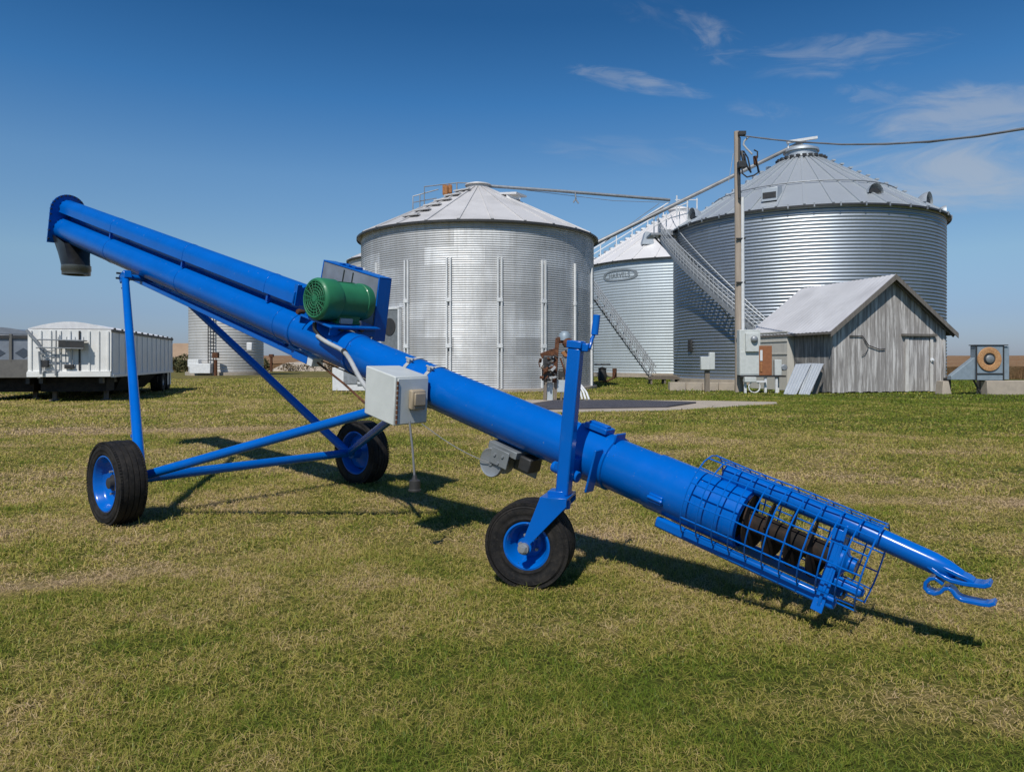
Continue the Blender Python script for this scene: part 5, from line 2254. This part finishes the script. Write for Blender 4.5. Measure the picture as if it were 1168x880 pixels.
t1, T1 = trailer(V((-13.65, 24.5, 0)), 2.5, 10.8, .85, 2.45, 'hopper_trailer', 'white hopper trailer with domed white tarp, right one of the pair', 'trailer_side', 'white_paint')
for k in range(9):
    m = MB()
    m.box(T1(.10 + 2.3 * k / 8, -.02, 1.72), (.05, .04, 1.36), (tx, ty, V((0, 0, 1))))
    m.build('front_rib', 'white_paint' if k not in (3,) else 'dark_steel', t1)
m = MB()
m.box(T1(1.25, -.05, .93), (2.5, .12, .16), (tx, ty, V((0, 0, 1))))
m.box(T1(1.25, -.03, 1.03), (2.5, .10, .03), (tx, ty, V((0, 0, 1))))
m.build('front_bumper', 'white_paint', t1, bevel=.01)
m = MB()   # front catwalk with its mesh panel
m.box(T1(1.12, -.33, 1.92), (.75, .05, .26), (tx, ty, V((0, 0, 1))))
m.box(T1(1.12, -.20, 2.06), (.8, .3, .03), (tx, ty, V((0, 0, 1))))
m.build('step_panel', 'dark_steel', t1)
m = MB()
for z in (1.80, 2.06):
    m.tube([T1(2.2, -.15, z + .02), T1(2.0, -.34, z + .03), T1(.75, -.34, z)], .022, 6)
for k in range(4):
    m.tube([T1(.75 + .25 * k, -.34, 2.05), T1(.75 + .25 * k, -.34, 2.18)], .014, 6)
m.tube([T1(2.5, -.1, 2.4), T1(2.1, -.2, 1.95), T1(2.0, -.2, 1.62)], .05, 6)
m.tube([T1(2.1, -.2, 1.7), T1(2.05, -.22, .95)], .04, 6)
m.tube([T1(1.62, -.15, 2.4), T1(1.62, -.15, .9)], .022, 6)
for i in (1.98, 1.65):
    m.tube([T1(i, -.15, 1.85), T1(i, -.15, .9)], .016, 6)
for k in range(4):
    m.tube([T1(1.98, -.15, 1.05 + .22 * k), T1(1.65, -.15, 1.08 + .22 * k)], .014, 6)
for i in (1.35, 1.15):
    m.tube([T1(i, -.1, 1.78), T1(i, -.1, 1.25)], .018, 6)
m.build('ladder', 'steel', t1)
m = MB()
m.box(T1(1.25, -.08, 1.20), (.28, .12, .14), (tx, ty, V((0, 0, 1))))
m.box(T1(1.95, -.14, 1.30), (.22, .12, .24), (tx, ty, V((0, 0, 1))))
m.build('air_coupling', 'dark_steel', t1, bevel=.02)
t2, T2 = trailer(V((-16.62, 25.2, 0)), 2.5, 10.2, .80, 2.30, 'hopper_trailer', 'dull grey trailer with dark diamond marks, cut off by the left edge', 'trailer_grey', 'trailer_grey', False)
m = MB()
m.box(T2(1.25, -.03, 1.12), (2.5, .05, .62), (tx, ty, V((0, 0, 1))))
m.build('lower_panel', 'trailer_low', t2)
for i in (.06, .82, 1.66, 2.42):
    m = MB()
    m.box(T2(i, -.035, 1.85), (.08, .05, .95), (tx, ty, V((0, 0, 1))))
    m.build('front_rib', 'trailer_low', t2)
m = MB()
m.box(T2(1.25, -.03, 2.22), (2.5, .06, .10), (tx, ty, V((0, 0, 1))))
m.build('front_rail', 'dark_steel', t2)
for i in (.44, 1.24, 2.04):
    m = MB()
    m.prism([T2(i - .26, -.012, 1.66), T2(i, -.012, 1.84), T2(i + .26, -.012, 1.66), T2(i, -.012, 1.48)], ty * .008)
    m.build('diamond_mark', 'diamond', t2)

# ================================================================== FAR THINGS AT LEFT
bn_ = thing('barn', P(205, 0, 118) * 1, 'low tan roofed barn far behind the white trailer', 'barn')
bn_.location.z = 0
m = MB()
xa, xb = P(188, 0, 118).x, P(216.5, 0, 118).x
m.prism([V((xa, 118, .5)), V((xb, 118, .5)), V((xb, 118, 1.6)), V((xa, 118, 1.6))], (0, 6, 0))
m.build('wall', 'old_wood', bn_)
m = MB()
m.prism([V((xa, 117.5, 1.5)), V((xa, 121, 4.3)), V((xa, 124.5, 1.5))], (xb - xa, 0, 0))
m.build('roof', 'barn', bn_)


def shrub(px, Y, wdt, hgt, n, mat, label):
    c = P(px, 411, Y)
    m = MB()
    zg = float(gz(c.x, Y))
    for k in range(5):
        e = V((c.x + random.uniform(-.3, .3) * wdt, Y + random.uniform(-.3, .3) * wdt, zg + hgt * random.uniform(.5, .9)))
        m.tube([V((c.x, Y, zg)), V((c.x, Y, zg)).lerp(e, .5) + V((random.uniform(-.1, .1), 0, 0)), e], [.05, .03, .01], 5)
    for k in range(n):
        u = rng.normal(0, .33, 2)
        z = hgt * (rng.beta(1.6, 1.5)) * max(.25, 1 - .5 * abs(u[0]))
        q = V((c.x + u[0] * wdt, Y + u[1] * wdt, zg + z))
        s_ = random.uniform(.08, .2) * (.6 + hgt * .25)
        d1 = V((random.uniform(-1, 1), random.uniform(-1, 1), random.uniform(-1, 1))).normalized() * s_
        d2 = V((random.uniform(-1, 1), random.uniform(-1, 1), random.uniform(-1, 1))).normalized() * s_ * .6
        m.add([q - d1, q + d2, q + d1, q - d2], [(0, 1, 2, 3)])
    return tag(m.build('shrub', mat, origin=(c.x, Y, zg)), label, 'shrub', 'shrubs along the field edge')


shrub(201, 86, 1.3, 2.0, 360, 'leaf', 'dark green bush left of the lone far bin, next to the trailer')
shrub(211, 84, 1.6, 2.3, 420, 'leaf', 'taller dark bush touching the left side of the lone far bin')
shrub(303, 90, 1.2, 1.7, 260, 'leaf', 'green bush just right of the lone far bin')
shrub(330, 92, 2.2, 1.1, 300, 'leaf_dry', 'low dry bush on the field edge under the raised tube')
shrub(352, 93, 2.6, 1.0, 320, 'leaf_dry', 'wide dry brush under the white track end cap')
shrub(378, 92, 2.0, 1.3, 300, 'leaf_dry', 'dry brush behind the pale fan heater')
shrub(288, 90, 1.0, .8, 120, 'leaf_dry', 'low dry clump at the right foot of the lone far bin')
m = MB()
m.tube([P(309.5, 424, 88), P(309.5, 406, 88)], .16, 8)
m.box(P(309.5, 405.5, 88), (.5, .4, .35))
tag(m.build('post', 'rust'), 'short dark post standing at the field edge right of the lone bin', 'post')
for k, (px, wd_, hh, lb) in enumerate(((340, 3.6, 1.2, 'tan earth heap at the field edge under the raised tube'), (366, 3.0, 1.0, 'pinkish earth heap just left of the control box'))):
    c = P(px, 0, 94)
    m = MB()
    n = 20
    vs_, fs_ = [], []
    for j in range(9):
        for i in range(n + 1):
            x_ = -1 + 2 * i / n
            y_ = -1 + 2 * j / 8
            h_ = max(0, 1 - x_ * x_) * max(0, 1 - y_ * y_) * hh * (.8 + .4 * random.random()) - .05
            vs_.append((c.x + x_ * wd_, 94 + y_ * 1.6, h_ + float(gz(c.x, 94))))
    for j in range(8):
        for i in range(n):
            a_ = j * (n + 1) + i
            fs_.append((a_, a_ + 1, a_ + n + 2, a_ + n + 1))
    m.add(vs_, fs_)
    tag(m.build('earth_heap', 'concrete'), lb, 'earth heap', 'earth heaps at the field edge')
